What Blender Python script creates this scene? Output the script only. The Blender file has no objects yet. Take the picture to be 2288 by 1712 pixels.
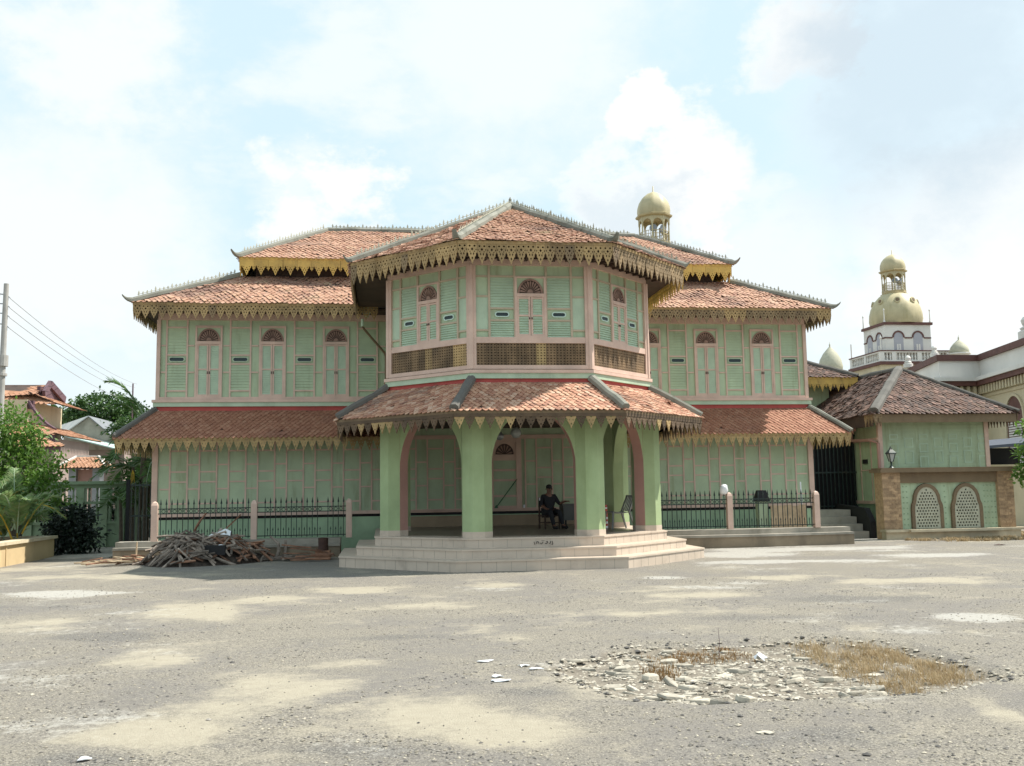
import bpy, math, random
from mathutils import Vector as V, Matrix as MX
from mathutils.geometry import tessellate_polygon
from mathutils import noise as MN_
from math import sin, cos, pi, radians, sqrt, atan2
random.seed(7)
R = random.Random(11)
scene = bpy.context.scene
COL = scene.collection

# ------------------------------------------------------------------ materials
def _nt(name):
    m = bpy.data.materials.new(name); m.use_nodes = True
    nt = m.node_tree; nt.nodes.clear()
    out = nt.nodes.new('ShaderNodeOutputMaterial'); bs = nt.nodes.new('ShaderNodeBsdfPrincipled')
    nt.links.new(bs.outputs[0], out.inputs[0])
    return m, nt, bs, out
def node(nt, typ, **kw):
    n = nt.nodes.new(typ)
    for k, v in kw.items():
        if k.startswith('i_'):
            key = k[2:]
            n.inputs[int(key) if key.isdigit() else key].default_value = v
        else: setattr(n, k, v)
    return n
def noise(nt, scale, detail=4, rough=.6, vec=None, stretch=None):
    n = node(nt, 'ShaderNodeTexNoise'); n.inputs['Scale'].default_value = scale
    n.inputs['Detail'].default_value = detail; n.inputs['Roughness'].default_value = rough
    if vec is None: vec = node(nt, 'ShaderNodeNewGeometry').outputs['Position']
    if stretch:
        mp = node(nt, 'ShaderNodeMapping'); mp.inputs['Scale'].default_value = stretch
        nt.links.new(vec, mp.inputs[0]); vec = mp.outputs[0]
    nt.links.new(vec, n.inputs['Vector'])
    return n.outputs['Fac']
def math_(nt, op, a, b=None, clamp=False):
    n = node(nt, 'ShaderNodeMath', operation=op, use_clamp=clamp)
    for i, x in enumerate((a, b)):
        if x is None: continue
        if isinstance(x, (int, float)): n.inputs[i].default_value = x
        else: nt.links.new(x, n.inputs[i])
    return n.outputs[0]
def ramp(nt, fac, stops, interp='LINEAR'):
    n = node(nt, 'ShaderNodeValToRGB'); cr = n.color_ramp; cr.interpolation = interp
    while len(cr.elements) < len(stops): cr.elements.new(.5)
    for e, (p, c) in zip(cr.elements, stops):
        e.position = p; e.color = (*c, 1) if len(c) == 3 else c
    nt.links.new(fac, n.inputs[0]); return n.outputs[0]
def mixc(nt, fac, a, b, blend='MIX'):
    n = node(nt, 'ShaderNodeMix', data_type='RGBA', blend_type=blend)
    for i, x in ((0, fac), (6, a), (7, b)):
        if isinstance(x, (int, float)): n.inputs[i].default_value = x
        elif isinstance(x, tuple): n.inputs[i].default_value = (*x, 1)
        else: nt.links.new(x, n.inputs[i])
    return n.outputs[2]
def sstep(nt, x, lo, hi):
    n = node(nt, 'ShaderNodeMapRange', interpolation_type='SMOOTHSTEP', clamp=True)
    nt.links.new(x, n.inputs[0]); n.inputs[1].default_value = lo; n.inputs[2].default_value = hi
    return n.outputs[0]
def bumpn(nt, bs, h, strength=.3, dist=.02):
    b = node(nt, 'ShaderNodeBump'); b.inputs['Strength'].default_value = strength
    b.inputs['Distance'].default_value = dist
    nt.links.new(h, b.inputs['Height']); nt.links.new(b.outputs[0], bs.inputs['Normal'])
def island(nt): return node(nt, 'ShaderNodeNewGeometry').outputs['Random Per Island']

def paint(name, c, rough=.65, var=.10, scale=2.2, dirt=None, dirtamt=.35, dscale=1.1, stretch=None, bump=.15, bscale=30, isl=0, metal=0, rnd=0):
    """painted / plain surface: slow tone drift, streaked dirt of its own shape, fine bump"""
    m, nt, bs, out = _nt(name)
    bs.inputs['Roughness'].default_value = rough; bs.inputs['Metallic'].default_value = metal
    f = noise(nt, scale, 5)
    lo = tuple(x * (1 - var * 1.6) for x in c); hi = tuple(min(1, x * (1 + var)) for x in c)
    col = ramp(nt, f, [(.3, lo), (.7, hi)])
    if isl:
        r = island(nt)
        v = math_(nt, 'ADD', math_(nt, 'MULTIPLY', r, 2 * isl), 1 - isl)
        cb = node(nt, 'ShaderNodeCombineColor')
        for i in range(3): nt.links.new(v, cb.inputs[i])
        col = mixc(nt, 1.0, col, cb.outputs[0], 'MULTIPLY')
    if rnd:
        v = math_(nt, 'ADD', math_(nt, 'MULTIPLY', node(nt, 'ShaderNodeObjectInfo').outputs['Random'], 2*rnd), 1-rnd); cb = node(nt, 'ShaderNodeCombineColor')
        for i in range(3): nt.links.new(v, cb.inputs[i])
        col = mixc(nt, 1.0, col, cb.outputs[0], 'MULTIPLY')
    if dirt:
        d = noise(nt, dscale, 7, .68, stretch=stretch or (1, 1, .35))
        col = mixc(nt, math_(nt, 'MULTIPLY', sstep(nt, d, .5, .72), dirtamt), col, dirt)
    nt.links.new(col, bs.inputs['Base Color'])
    if bump: bumpn(nt, bs, noise(nt, bscale, 3), bump, .01)
    return m
def tiles(name, cols, stain=(.05, .04, .035), stainamt=.6, lich=None, sscale=.9):
    m, nt, bs, out = _nt(name); bs.inputs['Roughness'].default_value = .85
    n = len(cols)
    col = ramp(nt, island(nt), [(i / n, c) for i, c in enumerate(cols)], 'CONSTANT')
    col = mixc(nt, math_(nt, 'MULTIPLY', noise(nt, 14, 5), .5), col, tuple(x * .62 for x in cols[0]))
    d = noise(nt, sscale, 8, .7, stretch=(.55, 1.5, 1.6))
    col = mixc(nt, math_(nt, 'MULTIPLY', sstep(nt, d, .49, .66), stainamt), col, stain)
    if lich:
        d2 = noise(nt, 2.3, 8, .72)
        col = mixc(nt, math_(nt, 'MULTIPLY', sstep(nt, d2, .55, .7), .6), col, lich)
    nt.links.new(col, bs.inputs['Base Color']); bumpn(nt, bs, noise(nt, 60, 3), .3, .006)
    return m
def leafm(name, cols, trans=.35, rough=.5):
    m, nt, bs, out = _nt(name); bs.inputs['Roughness'].default_value = rough
    n = len(cols)
    col = ramp(nt, island(nt), [(i / max(1, n - 1), c) for i, c in enumerate(cols)])
    col = mixc(nt, noise(nt, 1.7, 4), col, tuple(x * .6 for x in cols[0]))
    nt.links.new(col, bs.inputs['Base Color'])
    tr = node(nt, 'ShaderNodeBsdfTranslucent'); nt.links.new(col, tr.inputs[0])
    mx = node(nt, 'ShaderNodeMixShader'); mx.inputs[0].default_value = trans
    nt.links.new(bs.outputs[0], mx.inputs[1]); nt.links.new(tr.outputs[0], mx.inputs[2])
    nt.links.new(mx.outputs[0], out.inputs[0])
    return m
def emit_none(): pass

G = dict(
 mint=paint('mint_paint', (.405, .50, .335), .6, .11, 1.2, (.21, .23, .12), .6, 1.2, stretch=(2.2, 2.2, .3), bump=.12),
 mint2=paint('mint_slat_paint', (.42, .53, .39), .55, .08, 3, (.22, .27, .18), .4, 1.4),
 pink=paint('pink_trim_paint', (.61, .44, .36), .6, .10, 2.5, (.36, .22, .17), .3, 1.6),
 lime=paint('lime_plaster', (.335, .43, .23), .75, .11, 1.1, (.22, .28, .12), .5, .8, bump=.25, bscale=18),
 plinthg=paint('plinth_green', (.34, .48, .31), .7, .12, 1.5, (.12, .2, .1), .4, .9),
 salmon=paint('salmon_plaster', (.42, .24, .20), .75, .08, 1.5, (.36, .2, .16), .3, 1.2),
 tanb=paint('tan_batten_paint', (.47, .385, .28), .6, .1, 2.5, (.26, .2, .14), .3, 1.6),
 yel2=paint('dull_yellow_fringe', (.36, .255, .115), .7, .12, 4, (.2, .13, .06), .5, 2.2, isl=.12),
 pane=paint('grey_lilac_pane', (.36, .36, .40), .5, .05),
 red=paint('red_flashing', (.42, .06, .05), .6, .12, 3, (.2, .04, .03), .4),
 black=paint('black_gap', (.012, .012, .013), .8, .1, 2),
 iron=paint('dark_green_iron', (.02, .035, .032), .45, .3, 6, (.10, .05, .02), .3, 4, metal=.3),
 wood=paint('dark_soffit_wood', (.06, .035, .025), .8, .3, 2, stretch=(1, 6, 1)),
 fanw=paint('brown_carved_wood', (.29, .185, .145), .75, .2, 6, (.05, .03, .025), .4, 5),
 fand=paint('fanlight_shadow_board', (.07, .042, .035), .8, .2, 3),
 yel=paint('yellow_fringe', (.58, .38, .10), .7, .12, 4, (.22, .14, .06), .5, 2.2, isl=.10),
 ochre=paint('weathered_ochre_fringe', (.38, .26, .12), .75, .16, 4, (.13, .085, .05), .7, 1.3, isl=.2),
 ochre2=paint('brown_ochre_fringe', (.25, .175, .095), .75, .18, 4, (.11, .075, .05), .7, 1.3, isl=.22),
 brownf=paint('aged_brown_fringe', (.13, .085, .05), .8, .2, 4, (.07, .05, .04), .5, 2, isl=.3),
 grille=paint('brown_lattice', (.19, .125, .068), .8, .25, 3, (.07, .05, .035), .5, 2, isl=.25),
 slot=paint('pale_slot_surround', (.52, .68, .6), .5, .04),
 slotd=paint('slot_dark', (.01, .03, .035), .4, .1),
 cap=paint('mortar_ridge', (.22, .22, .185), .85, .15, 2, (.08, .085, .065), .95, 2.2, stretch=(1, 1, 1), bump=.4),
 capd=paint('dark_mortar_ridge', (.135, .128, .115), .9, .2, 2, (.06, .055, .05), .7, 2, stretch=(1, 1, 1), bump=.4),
 crest=paint('pale_cresting', (.42, .41, .32), .7, .2, 9),
 step=paint('cream_step_tile', (.54, .45, .365), .5, .06, 2.4, (.3, .24, .19), .5, 1.6, stretch=(1, 1, 1), bump=.08),
 floor=paint('porch_floor_tile', (.20, .16, .12), .35, .1, 2, (.22, .17, .13), .4, 2, bump=.05),
 conc=paint('weathered_concrete', (.34, .31, .26), .9, .15, 2, (.13, .12, .09), .6, 1.2, stretch=(1, 1, .6), bump=.5),
 kerb=paint('tan_kerb_render', (.27, .215, .15), .9, .14, 2, (.15, .12, .09), .6, 1.4, bump=.4),
 sandst=paint('tan_planter_render', (.58, .44, .25), .85, .08, 1.3, (.28, .21, .13), .4, 1, bump=.25),
 lip=paint('pale_planter_lip', (.55, .47, .33), .85, .12, 3, (.25, .2, .13), .5, 2, bump=.3),
 white=paint('white_plaster', (.68, .66, .62), .7, .06, .8, (.42, .40, .34), .4, .5),
 cream=paint('cream_plaster', (.55, .48, .33), .75, .08, .8, (.34, .28, .18), .45, .5),
 maroon=paint('maroon_cornice', (.12, .05, .04), .7, .15, 2),
 gold=paint('pale_gold_dome', (.46, .40, .24), .55, .10, 1.2, (.3, .26, .12), .5, 1.0, stretch=(2, 2, .3)),
 goldt=paint('gold_trim', (.40, .32, .17), .6, .1, 2),
 grey=paint('grey_metal', (.25, .26, .27), .45, .1, 3, metal=.5),
 steel=paint('pale_steel', (.42, .44, .43), .4, .1, 3, metal=.4),
 polec=paint('pole_concrete', (.36, .35, .33), .85, .12, 2, (.2, .19, .18), .4, 2),
 brick=paint('buff_brick', (.40, .27, .16), .85, .2, 9, (.20, .12, .075), .5, 4, stretch=(1, 1, 4), bump=.4, isl=.28),
 brownb=paint('brown_beam_stone', (.19, .135, .08), .85, .12, 2, (.13, .09, .06), .5, 1.5),
 lat=paint('pale_lattice_stone', (.44, .43, .33), .85, .1, 4, (.25, .25, .17), .5, 3),
 balu=paint('green_balustrade', (.27, .355, .23), .8, .12, 2, (.10, .13, .07), .6, 1.3),
 mauve=paint('mauve_wall', (.29, .225, .20), .85, .1, .6, (.2, .14, .12), .4, .4),
 wroof=paint('pale_sheet_roof', (.46, .47, .45), .5, .06, .7, (.35, .36, .35), .4, .8),
 groof=paint('green_sheet_roof', (.45, .58, .54), .5, .06, .7),
 purple=paint('purple_brown_board', (.11, .06, .075), .7, .15, 1.5),
 plast=paint('grey_plastic', (.21, .225, .215), .4, .06, 3),
 bag=paint('white_plastic', (.75, .77, .80), .35, .06, 5),
 bark=paint('bark', (.13, .10, .075), .9, .25, 6, (.05, .04, .03), .5, 4, stretch=(3, 3, .5), bump=.6),
 fabric=paint('black_uniform_cloth', (.012, .013, .017), .85, .2, 8),
 skin=paint('brown_skin', (.17, .085, .055), .55, .06, 5),
 hair=paint('black_hair', (.01, .009, .009), .6, .1, 9),
 wstick=paint('weathered_stick', (.24, .195, .16), .9, .35, 7, (.09, .07, .06), .5, 6, bump=.5, rnd=.5),
 rstick=paint('red_brown_board', (.25, .13, .08), .85, .25, 7, (.1, .06, .04), .5, 5, bump=.4, rnd=.5),
 pstick=paint('pale_board', (.50, .38, .25), .85, .15, 7, (.25, .18, .12), .4, 5, bump=.3),
 stone=paint('rubble_stone', (.40, .365, .30), .9, .26, 7, (.26, .24, .2), .5, 6, stretch=(1, 1, 1), bump=.6, rnd=.28),
 rust=paint('rusty_tin', (.06, .028, .02), .8, .3, 9, (.05, .03, .02), .6, 6),
 lamp=paint('frosted_glass', (.36, .38, .37), .25, .05, 5),
 dado=paint('tan_dado_plaster', (.33, .25, .165), .8, .12, 1.5, (.2, .15, .1), .4),
 tablem=paint('dark_grey_laminate', (.07, .075, .068), .5, .1, 3),
 blue=paint('dark_blue_canopy', (.05, .06, .085), .6, .1, 2),
 void_shade=paint('void_shade_black', (.006, .006, .007), .9, .1, 2),  # near-black colour standing in for unlit depth
 green_h=paint('green_handle', (.03, .13, .06), .5, .1, 4),
 yelstalk=paint('yellow_stalk', (.55, .36, .03), .6, .15, 6),
)
T_PINK = tiles('faded_pink_tiles', [(.44, .25, .17), (.47, .275, .19), (.41, .225, .15), (.51, .32, .23), (.44, .255, .17), (.33, .17, .12), (.47, .285, .205), (.49, .30, .20)], (.12, .07, .06), .75, (.42, .35, .22))
T_RED = tiles('orange_red_tiles', [(.33, .15, .09), (.37, .175, .11), (.29, .125, .075), (.40, .205, .13), (.33, .155, .095)], (.17, .075, .055), .5)
T_PORCH = tiles('porch_terracotta_tiles', [(.52, .29, .19), (.58, .35, .235), (.46, .235, .155), (.62, .42, .305), (.40, .195, .13)], (.10, .06, .055), .65, None, 1.3)
T_BROWN = tiles('brown_aged_tiles', [(.105, .058, .042), (.135, .07, .048), (.085, .05, .04), (.23, .135, .105), (.072, .047, .04), (.12, .06, .043), (.10, .056, .042)], (.06, .045, .04), .7, (.16, .12, .07))
T_ORANGE = tiles('orange_house_tiles', [(.42, .22, .13), (.48, .27, .17), (.36, .18, .10), (.40, .2, .12)], (.2, .1, .06), .4)
L_TREE = leafm('tree_leaf', [(.08, .18, .02), (.16, .32, .05), (.26, .42, .09), (.12, .25, .035)], .45)
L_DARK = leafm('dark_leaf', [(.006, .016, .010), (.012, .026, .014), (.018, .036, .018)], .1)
L_FAR = leafm('far_leaf', [(.035, .09, .02), (.07, .15, .035), (.11, .21, .05)], .35)
L_PALM = leafm('palm_leaf', [(.06, .15, .03), (.11, .24, .05), (.17, .31, .08), (.23, .30, .10)], .35)
L_FEATH = leafm('feathery_leaf', [(.20, .34, .12), (.28, .44, .17), (.36, .46, .20), (.42, .44, .22)], .45)
L_DRY = leafm('dry_grass_blade', [(.46, .33, .17), (.58, .46, .28), (.38, .26, .13), (.56, .47, .32)], .25, .8)

# ------------------------------------------------------------------ mesh builder
class MB:
    def __init__(s): s.v = []; s.f = []; s.m = []; s.T = None; s.mi = 0
    def add(s, vs, fs, mi=None):
        o = len(s.v)
        s.v.extend([tuple(s.T @ V(p)) if s.T else tuple(p) for p in vs])
        for f in fs:
            s.f.append([i + o for i in f]); s.m.append(s.mi if mi is None else mi)
    def box(s, x0, x1, y0, y1, z0, z1, mi=None):
        s.add([(x0,y0,z0),(x1,y0,z0),(x1,y1,z0),(x0,y1,z0),(x0,y0,z1),(x1,y0,z1),(x1,y1,z1),(x0,y1,z1)],
              [(0,3,2,1),(4,5,6,7),(0,1,5,4),(1,2,6,5),(2,3,7,6),(3,0,4,7)], mi)
    def bar(s, a, b, w, h=None, mi=None, up=(0,0,1)):
        """square bar from a to b"""
        a, b = V(a), V(b); h = h or w; d = (b - a).normalized()
        sx = d.cross(V(up));
        if sx.length < 1e-4: sx = d.cross(V((1,0,0)))
        sx.normalize(); sz = sx.cross(d)
        vs = []
        for p in (a, b):
            for i, j in ((-1,-1),(1,-1),(1,1),(-1,1)): vs.append(p + sx*i*w/2 + sz*j*h/2)
        s.add(vs, [(3,2,1,0),(4,5,6,7),(0,1,5,4),(1,2,6,5),(2,3,7,6),(3,0,4,7)], mi)
    def tube(s, pts, r, n=8, mi=None, cap=True):
        pts = [V(p) for p in pts]; rs = r if isinstance(r, (list, tuple)) else [r]*len(pts)
        vs = []; ref = None
        for i, p in enumerate(pts):
            d = (pts[min(i+1, len(pts)-1)] - pts[max(i-1, 0)]).normalized()
            if ref is None: ref = d.cross(V((0,0,1)) if abs(d.z) < .9 else V((1,0,0))).normalized()
            x = (ref - d*ref.dot(d)).normalized(); ref = x; y = d.cross(x)
            for k in range(n):
                a = 2*pi*k/n; vs.append(p + (x*cos(a) + y*sin(a))*rs[i])
        fs = []
        for i in range(len(pts)-1):
            for k in range(n): fs.append((i*n+k, i*n+(k+1)%n, (i+1)*n+(k+1)%n, (i+1)*n+k))
        if cap: fs.append(tuple(range(n-1,-1,-1))); fs.append(tuple((len(pts)-1)*n+k for k in range(n)))
        s.add(vs, fs, mi)
    def lathe(s, prof, n=16, c=(0,0,0), mi=None, rot=0):
        vs = []; fs = []
        for r, z in prof:
            for k in range(n):
                a = 2*pi*k/n + rot; vs.append((c[0]+r*cos(a), c[1]+r*sin(a), c[2]+z))
        for i in range(len(prof)-1):
            for k in range(n): fs.append((i*n+k, i*n+(k+1)%n, (i+1)*n+(k+1)%n, (i+1)*n+k))
        fs.append(tuple(range(n-1,-1,-1))); fs.append(tuple((len(prof)-1)*n+k for k in range(n)))
        s.add(vs, fs, mi)
    def plate(s, loops, w0, w1, mi=None, side=None, shrink=None):
        """polygon with holes in (u,v), extruded from w0 (back) to w1 (front); coordinates (u, w, v) go through T"""
        tri = tessellate_polygon([[V((u, v, 0)) for u, v in lp] for lp in loops])
        flat = [p for lp in loops for p in lp]; n = len(flat)
        back = [shrink(p) for p in flat] if shrink else flat
        s.add([(u, w1, v) for u, v in flat] + [(u, w0, v) for u, v in back],
              [tuple(t) for t in tri] + [tuple(i+n for i in reversed(t)) for t in tri], mi)
        o = len(s.v) - 2*n; base = 0
        for li, lp in enumerate(loops):
            m = len(lp)
            for i in range(m):
                a, b = base+i, base+(i+1)%m
                s.f.append([o+a, o+b, o+b+n, o+a+n])
                s.m.append((s.mi if mi is None else mi) if side is None else side(li, lp[i], lp[(i+1)%m]))
            base += m
    def build(s, name, mats, parent=None, mat=None, smooth=False, fixn=False):
        me = bpy.data.meshes.new(name); me.from_pydata(s.v, [], s.f)
        if not isinstance(mats, (list, tuple)): mats = [mats]
        for m in mats: me.materials.append(m)
        if len(mats) > 1: me.polygons.foreach_set('material_index', s.m)
        if smooth: me.polygons.foreach_set('use_smooth', [True]*len(me.polygons))
        me.update()
        if fixn:
            import bmesh
            b = bmesh.new(); b.from_mesh(me); bmesh.ops.recalc_face_normals(b, faces=b.faces); b.to_mesh(me); b.free()
        o = bpy.data.objects.new(name, me); COL.objects.link(o)
        if parent: o.parent = parent
        if mat is not None: o.matrix_local = mat
        return o
def empty(name, loc=(0,0,0), rz=0, label=None, cat=None, group=None):
    o = bpy.data.objects.new(name, None); COL.objects.link(o); o.empty_display_size = .1
    o.location = loc; o.rotation_euler = (0, 0, rz); tag(o, label, cat, group); return o
def tag(o, label=None, cat=None, group=None, kind=None):
    if label: o['label'] = label
    if cat: o['category'] = cat
    if group: o['group'] = group
    if kind: o['kind'] = kind
    return o
def copy_tree(o, parent=None):
    c = o.copy(); COL.objects.link(c)
    if parent: c.parent = parent
    for ch in o.children: copy_tree(ch, c)
    return c
def wallframe(a, b):
    """frame for a wall seen from outside, a = left end, b = right end: local x along the wall, local y INTO the wall (outward is -y)"""
    a, b = V((a[0], a[1], 0)), V((b[0], b[1], 0)); u = (b - a).normalized(); w = V((-u.y, u.x, 0))
    M = MX.Identity(4)
    M.col[0] = (*u, 0); M.col[1] = (*w, 0); M.col[2] = (0, 0, 1, 0); M.col[3] = (*a, 1)
    return M, (b - a).length
# ------------------------------------------------------------------ palace: shared pieces
OA, OS, OD = 2.572, 1.73, 6.63
def octp(off, which):
    k = math.tan(pi/8); a2 = OA/2 + off*k; D = OD + off; s = OS + off - off*k
    return {'FL': (-a2, -D), 'FR': (a2, -D), 'SL': (-a2-s, -D+s), 'SR': (a2+s, -D+s)}[which]
def ring(off, yb, yb2=None):
    e = OA/2 + OS + off
    return [(-e, yb), octp(off,'SL'), octp(off,'FL'), octp(off,'FR'), octp(off,'SR'), (e, yb)]
def prism_ring(mb, pts, z0, z1, mi=None, close=True):
    n = len(pts)
    mb.add([(x, y, z0) for x, y in pts] + [(x, y, z1) for x, y in pts],
           [tuple(range(n-1,-1,-1)), tuple(range(n, 2*n))] + [(i, (i+1)%n, (i+1)%n+n, i+n) for i in range(n)], mi)

def in_poly(p, poly):
    c = False; j = len(poly)-1
    for i in range(len(poly)):
        a, b = poly[i], poly[j]
        if (a[1] > p[1]) != (b[1] > p[1]) and p[0] < (b[0]-a[0])*(p[1]-a[1])/(b[1]-a[1]) + a[0]: c = not c
        j = i
    return c
def roof_face(mb, pts, tw=.135, row=.098, jit=1.0, sag=0.0, lift=.03):
    """pts: eave left, eave right (seen from outside), then up and round. Real overlapping pointed tiles; mi 0 tiles, 1 underlay"""
    P = [V(p) for p in pts]; o = P[0]; u = (P[1]-P[0]).normalized()
    nrm = None
    for q in P[2:]:
        c = u.cross(q - o)
        if c.length > 1e-4: nrm = c.normalized(); break
    v = nrm.cross(u)
    uv = [((p-o).dot(u), (p-o).dot(v)) for p in P]
    # underlay slab
    n = len(P); lo = [p - nrm*.05 for p in P]; hi = [p for p in P]
    mb.add(lo + hi, [tuple(range(n-1,-1,-1)), tuple(range(n, 2*n))] + [(i, (i+1)%n, (i+1)%n+n, i+n) for i in range(n)], 1)
    vmax = max(q[1] for q in uv); umin = min(q[0] for q in uv); umax = max(q[0] for q in uv)
    i = 0; vv = 0.0
    slide = {}
    while vv < vmax:
        off = tw/2 if i % 2 else 0
        k = int(math.floor((umin-off)/tw)) - 1
        while off + k*tw < umax + tw:
            uc = off + k*tw
            if in_poly((min(max(uc, umin+.01), umax-.01), min(vv + row*.4, vmax-.01)), uv) or (i == 0 and umin <= uc <= umax):
                if R.random() < .004*jit: k += 1; continue
                du = R.gauss(0, .004)*jit; dv = R.gauss(0, .006)*jit; dn = abs(R.gauss(0, .006))*jit
                tl = R.gauss(0, .006)*jit
                if R.random() < .02*jit: dv -= R.uniform(.02, .05); tl += R.gauss(0, .02)
                h = tw*.49; top = min(vv + row*1.3, vmax)
                dn += .022*jit*(MN_.noise(V((uc*1.1, vv*1.6, jit)))+.2)
                dz = -sag*sin(pi*min(1, max(0, vv/vmax))) if sag else 0
                def q(a, b, c): return o + u*(a+du) + v*(b+dv) + nrm*(c+dn+dz)
                l1 = lift
                pts8 = [q(uc-h, top, .004), q(uc-h, vv+row*.05, l1-.008-tl), q(uc-h*.52, vv-row*.52, l1-.002), q(uc, vv-row*.92, l1+.003),
                        q(uc+h*.52, vv-row*.52, l1-.002), q(uc+h, vv+row*.05, l1-.008+tl), q(uc+h, top, .004)]
                low = [p - nrm*.017 for p in pts8[1:6]]
                mb.add(pts8 + low, [(0,1,2,3,4,5,6), (1,7,8,2), (2,8,9,3), (3,9,10,4), (4,10,11,5)], 0)
            k += 1
        vv += row; i += 1

def ridge(parent, a, b, w=.16, h=.12, horn0=False, horn1=True, mat='cap', crest=True, hornlen=.28):
    """mortar ridge with an upturned horn at b, and a row of little pale spikes along it"""
    a, b = V(a), V(b); d = (b-a).normalized(); L = (b-a).length
    side = d.cross(V((0,0,1))).normalized(); up = side.cross(d)
    n = max(4, int(L/.35)); path = []
    for i in range(n+1):
        t = i/n; p = a.lerp(b, t); k = 1 + R.gauss(0, .05); path.append((p + up*R.gauss(0, .006), w*k, h*k))
    def hn(p, sgn):
        r = []
        flat = V((d.x, d.y, 0)).normalized()*sgn
        for t in (.25, .5, .75, 1):
            r.append((p + flat*hornlen*t + V((0,0,1))*(.12*t*t + (d.z*sgn)*hornlen*t*(1-t)), w*(1-.55*t), h*(1.1-.72*t)))
        return r
    if horn1: path += hn(b, 1)
    if horn0: path = hn(a, -1)[::-1] + path
    mb = MB(); vs = []; fs = []
    for p, ww, hh in path:
        for x, y in ((-.5, -.06), (-.48, .6), (-.25, 1), (.25, 1), (.48, .6), (.5, -.06)):
            vs.append(p + side*x*ww + up*(y*hh))
    m = 6
    for i in range(len(path)-1):
        for k in range(m): fs.append((i*m+k, i*m+(k+1)%m, (i+1)*m+(k+1)%m, (i+1)*m+k))
    fs.append(tuple(range(m))); fs.append(tuple((len(path)-1)*m+k for k in range(m)))
    mb.add(vs, fs); r = mb.build('ridge_cap', G[mat], parent)
    if crest:
        c = MB(); t = .15; i = 0
        while t < L-.15:
            p = a + d*t + up*(h*.95)
            hh = (.15 if i % 4 == 0 else .10) * R.uniform(.85, 1.1)
            z = V((R.gauss(0,.01), R.gauss(0,.01), 1)).normalized()
            c.add([p - d*.011, p + d*.011, p + z*hh*.55 + d*.026, p + z*hh, p + z*hh*.55 - d*.026,
                   p + side*.012, p - side*.012],
                  [(0,1,2,3,4), (5,2,3), (6,3,4), (5,3,4), (6,2,3)])
            t += .115; i += 1
        pa, pb = a + d*.15 + up*(h*.95+.035), a + d*(L-.15) + up*(h*.95+.035)
        c.bar(pa, pb, .012)
        c.build('cresting', G['crest'], r)
    return r

def dia(cx, cy, rx, ry, n=4, ph=0):
    return [(cx + rx*cos(2*pi*k/n + ph), cy + ry*sin(2*pi*k/n + ph)) for k in range(n)][::-1]
def fringe_unit(style, p):
    """outline and holes of one carved drop of an eave fringe, period p, hanging down from 0"""
    if style == 'lace':     # tall fretted
        o = [(0,0), (0,-.20), (.04,-.235), (.10,-.24), (.13,-.30), (.22,-.315), (.27,-.365), (.36,-.385), (.5,-.475),
             (.64,-.385), (.73,-.365), (.78,-.315), (.87,-.30), (.90,-.24), (.96,-.235), (1,-.20), (1,0)]
        hs = [dia(.25,-.085,.13,.024), dia(.75,-.085,.13,.024), dia(.5,-.155,.14,.034), dia(.1,-.165,.055,.03), dia(.9,-.165,.055,.03), dia(.28,-.205,.06,.018), dia(.72,-.205,.06,.018),
              dia(.36,-.255,.075,.034), dia(.64,-.255,.075,.034), dia(.5,-.345,.09,.035)]
    elif style == 'drop':   # lower wings: thin board and a pointed drop
        o = [(0,0), (0,-.085), (.05,-.10), (.10,-.10), (.13,-.16), (.21,-.18), (.28,-.235), (.37,-.255), (.5,-.36),
             (.63,-.255), (.72,-.235), (.79,-.18), (.87,-.16), (.90,-.10), (.95,-.10), (1,-.085), (1,0)]
        hs = [dia(.5,-.235,.09,.03), dia(.32,-.135,.06,.02), dia(.68,-.135,.06,.02), dia(.5,-.05,.16,.016)]
    else:                   # board with big and small drops (top roof)
        o = [(0,0), (0,-.355), (.04,-.31), (.09,-.30), (.11,-.25), (.15,-.215), (.19,-.215), (.215,-.27), (.28,-.285), (.30,-.335), (.37,-.35), (.40,-.40), (.5,-.485),
             (.60,-.40), (.63,-.35), (.70,-.335), (.72,-.285), (.785,-.27), (.81,-.215), (.85,-.215), (.89,-.25), (.91,-.30), (.96,-.31), (1,-.355), (1,0)]
        hs = [dia(.42,-.32,.05,.022), dia(.58,-.32,.05,.022), dia(.5,-.385,.04,.026), dia(.5,-.27,.05,.018), dia(.3,-.24,.04,.014), dia(.7,-.24,.04,.014), dia(.06,-.25,.03,.02), dia(.94,-.25,.03,.02)]
    return [[(x*p, y) for x, y in o]] + [[(x*p, y) for x, y in h] for h in hs]
def fringe(parent, a, b, z, style, p, mats, zb=None, hs=1.0, pick=None):
    """eave fringe from a to b (left to right seen from outside), top at z (zb at b)"""
    M, L = wallframe(a, b); n = max(1, round(L/p)); pp = L/n
    mb = MB(); loops = fringe_unit(style, pp*.985)
    for i in range(n):
        if R.random() < .006: continue
        zz = z + ((zb if zb is not None else z) - z)*(i+.5)/n
        mb.T = M @ MX.Translation((i*pp, 0, zz + R.gauss(0,.005))) @ MX.Rotation(R.gauss(0,.025), 4, 'X') @ MX.Rotation(R.gauss(0,.010), 4, 'Y') @ MX.Scale(hs, 4, (0,0,1))
        mb.plate(loops, .012, -.012, mi=pick(i, n) if pick else 0)
    mb.T = M
    zz = zb if zb is not None else z
    mb.add([(0,-.02,z-.035),(L,-.02,zz-.035),(L,.02,zz-.035),(0,.02,z-.035),(0,-.02,z+.03),(L,-.02,zz+.03),(L,.02,zz+.03),(0,.02,z+.03)],
           [(0,3,2,1),(4,5,6,7),(0,1,5,4),(1,2,6,5),(2,3,7,6),(3,0,4,7)], 0)
    return mb.build('eave_fringe', [G[m] for m in mats], parent)

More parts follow.
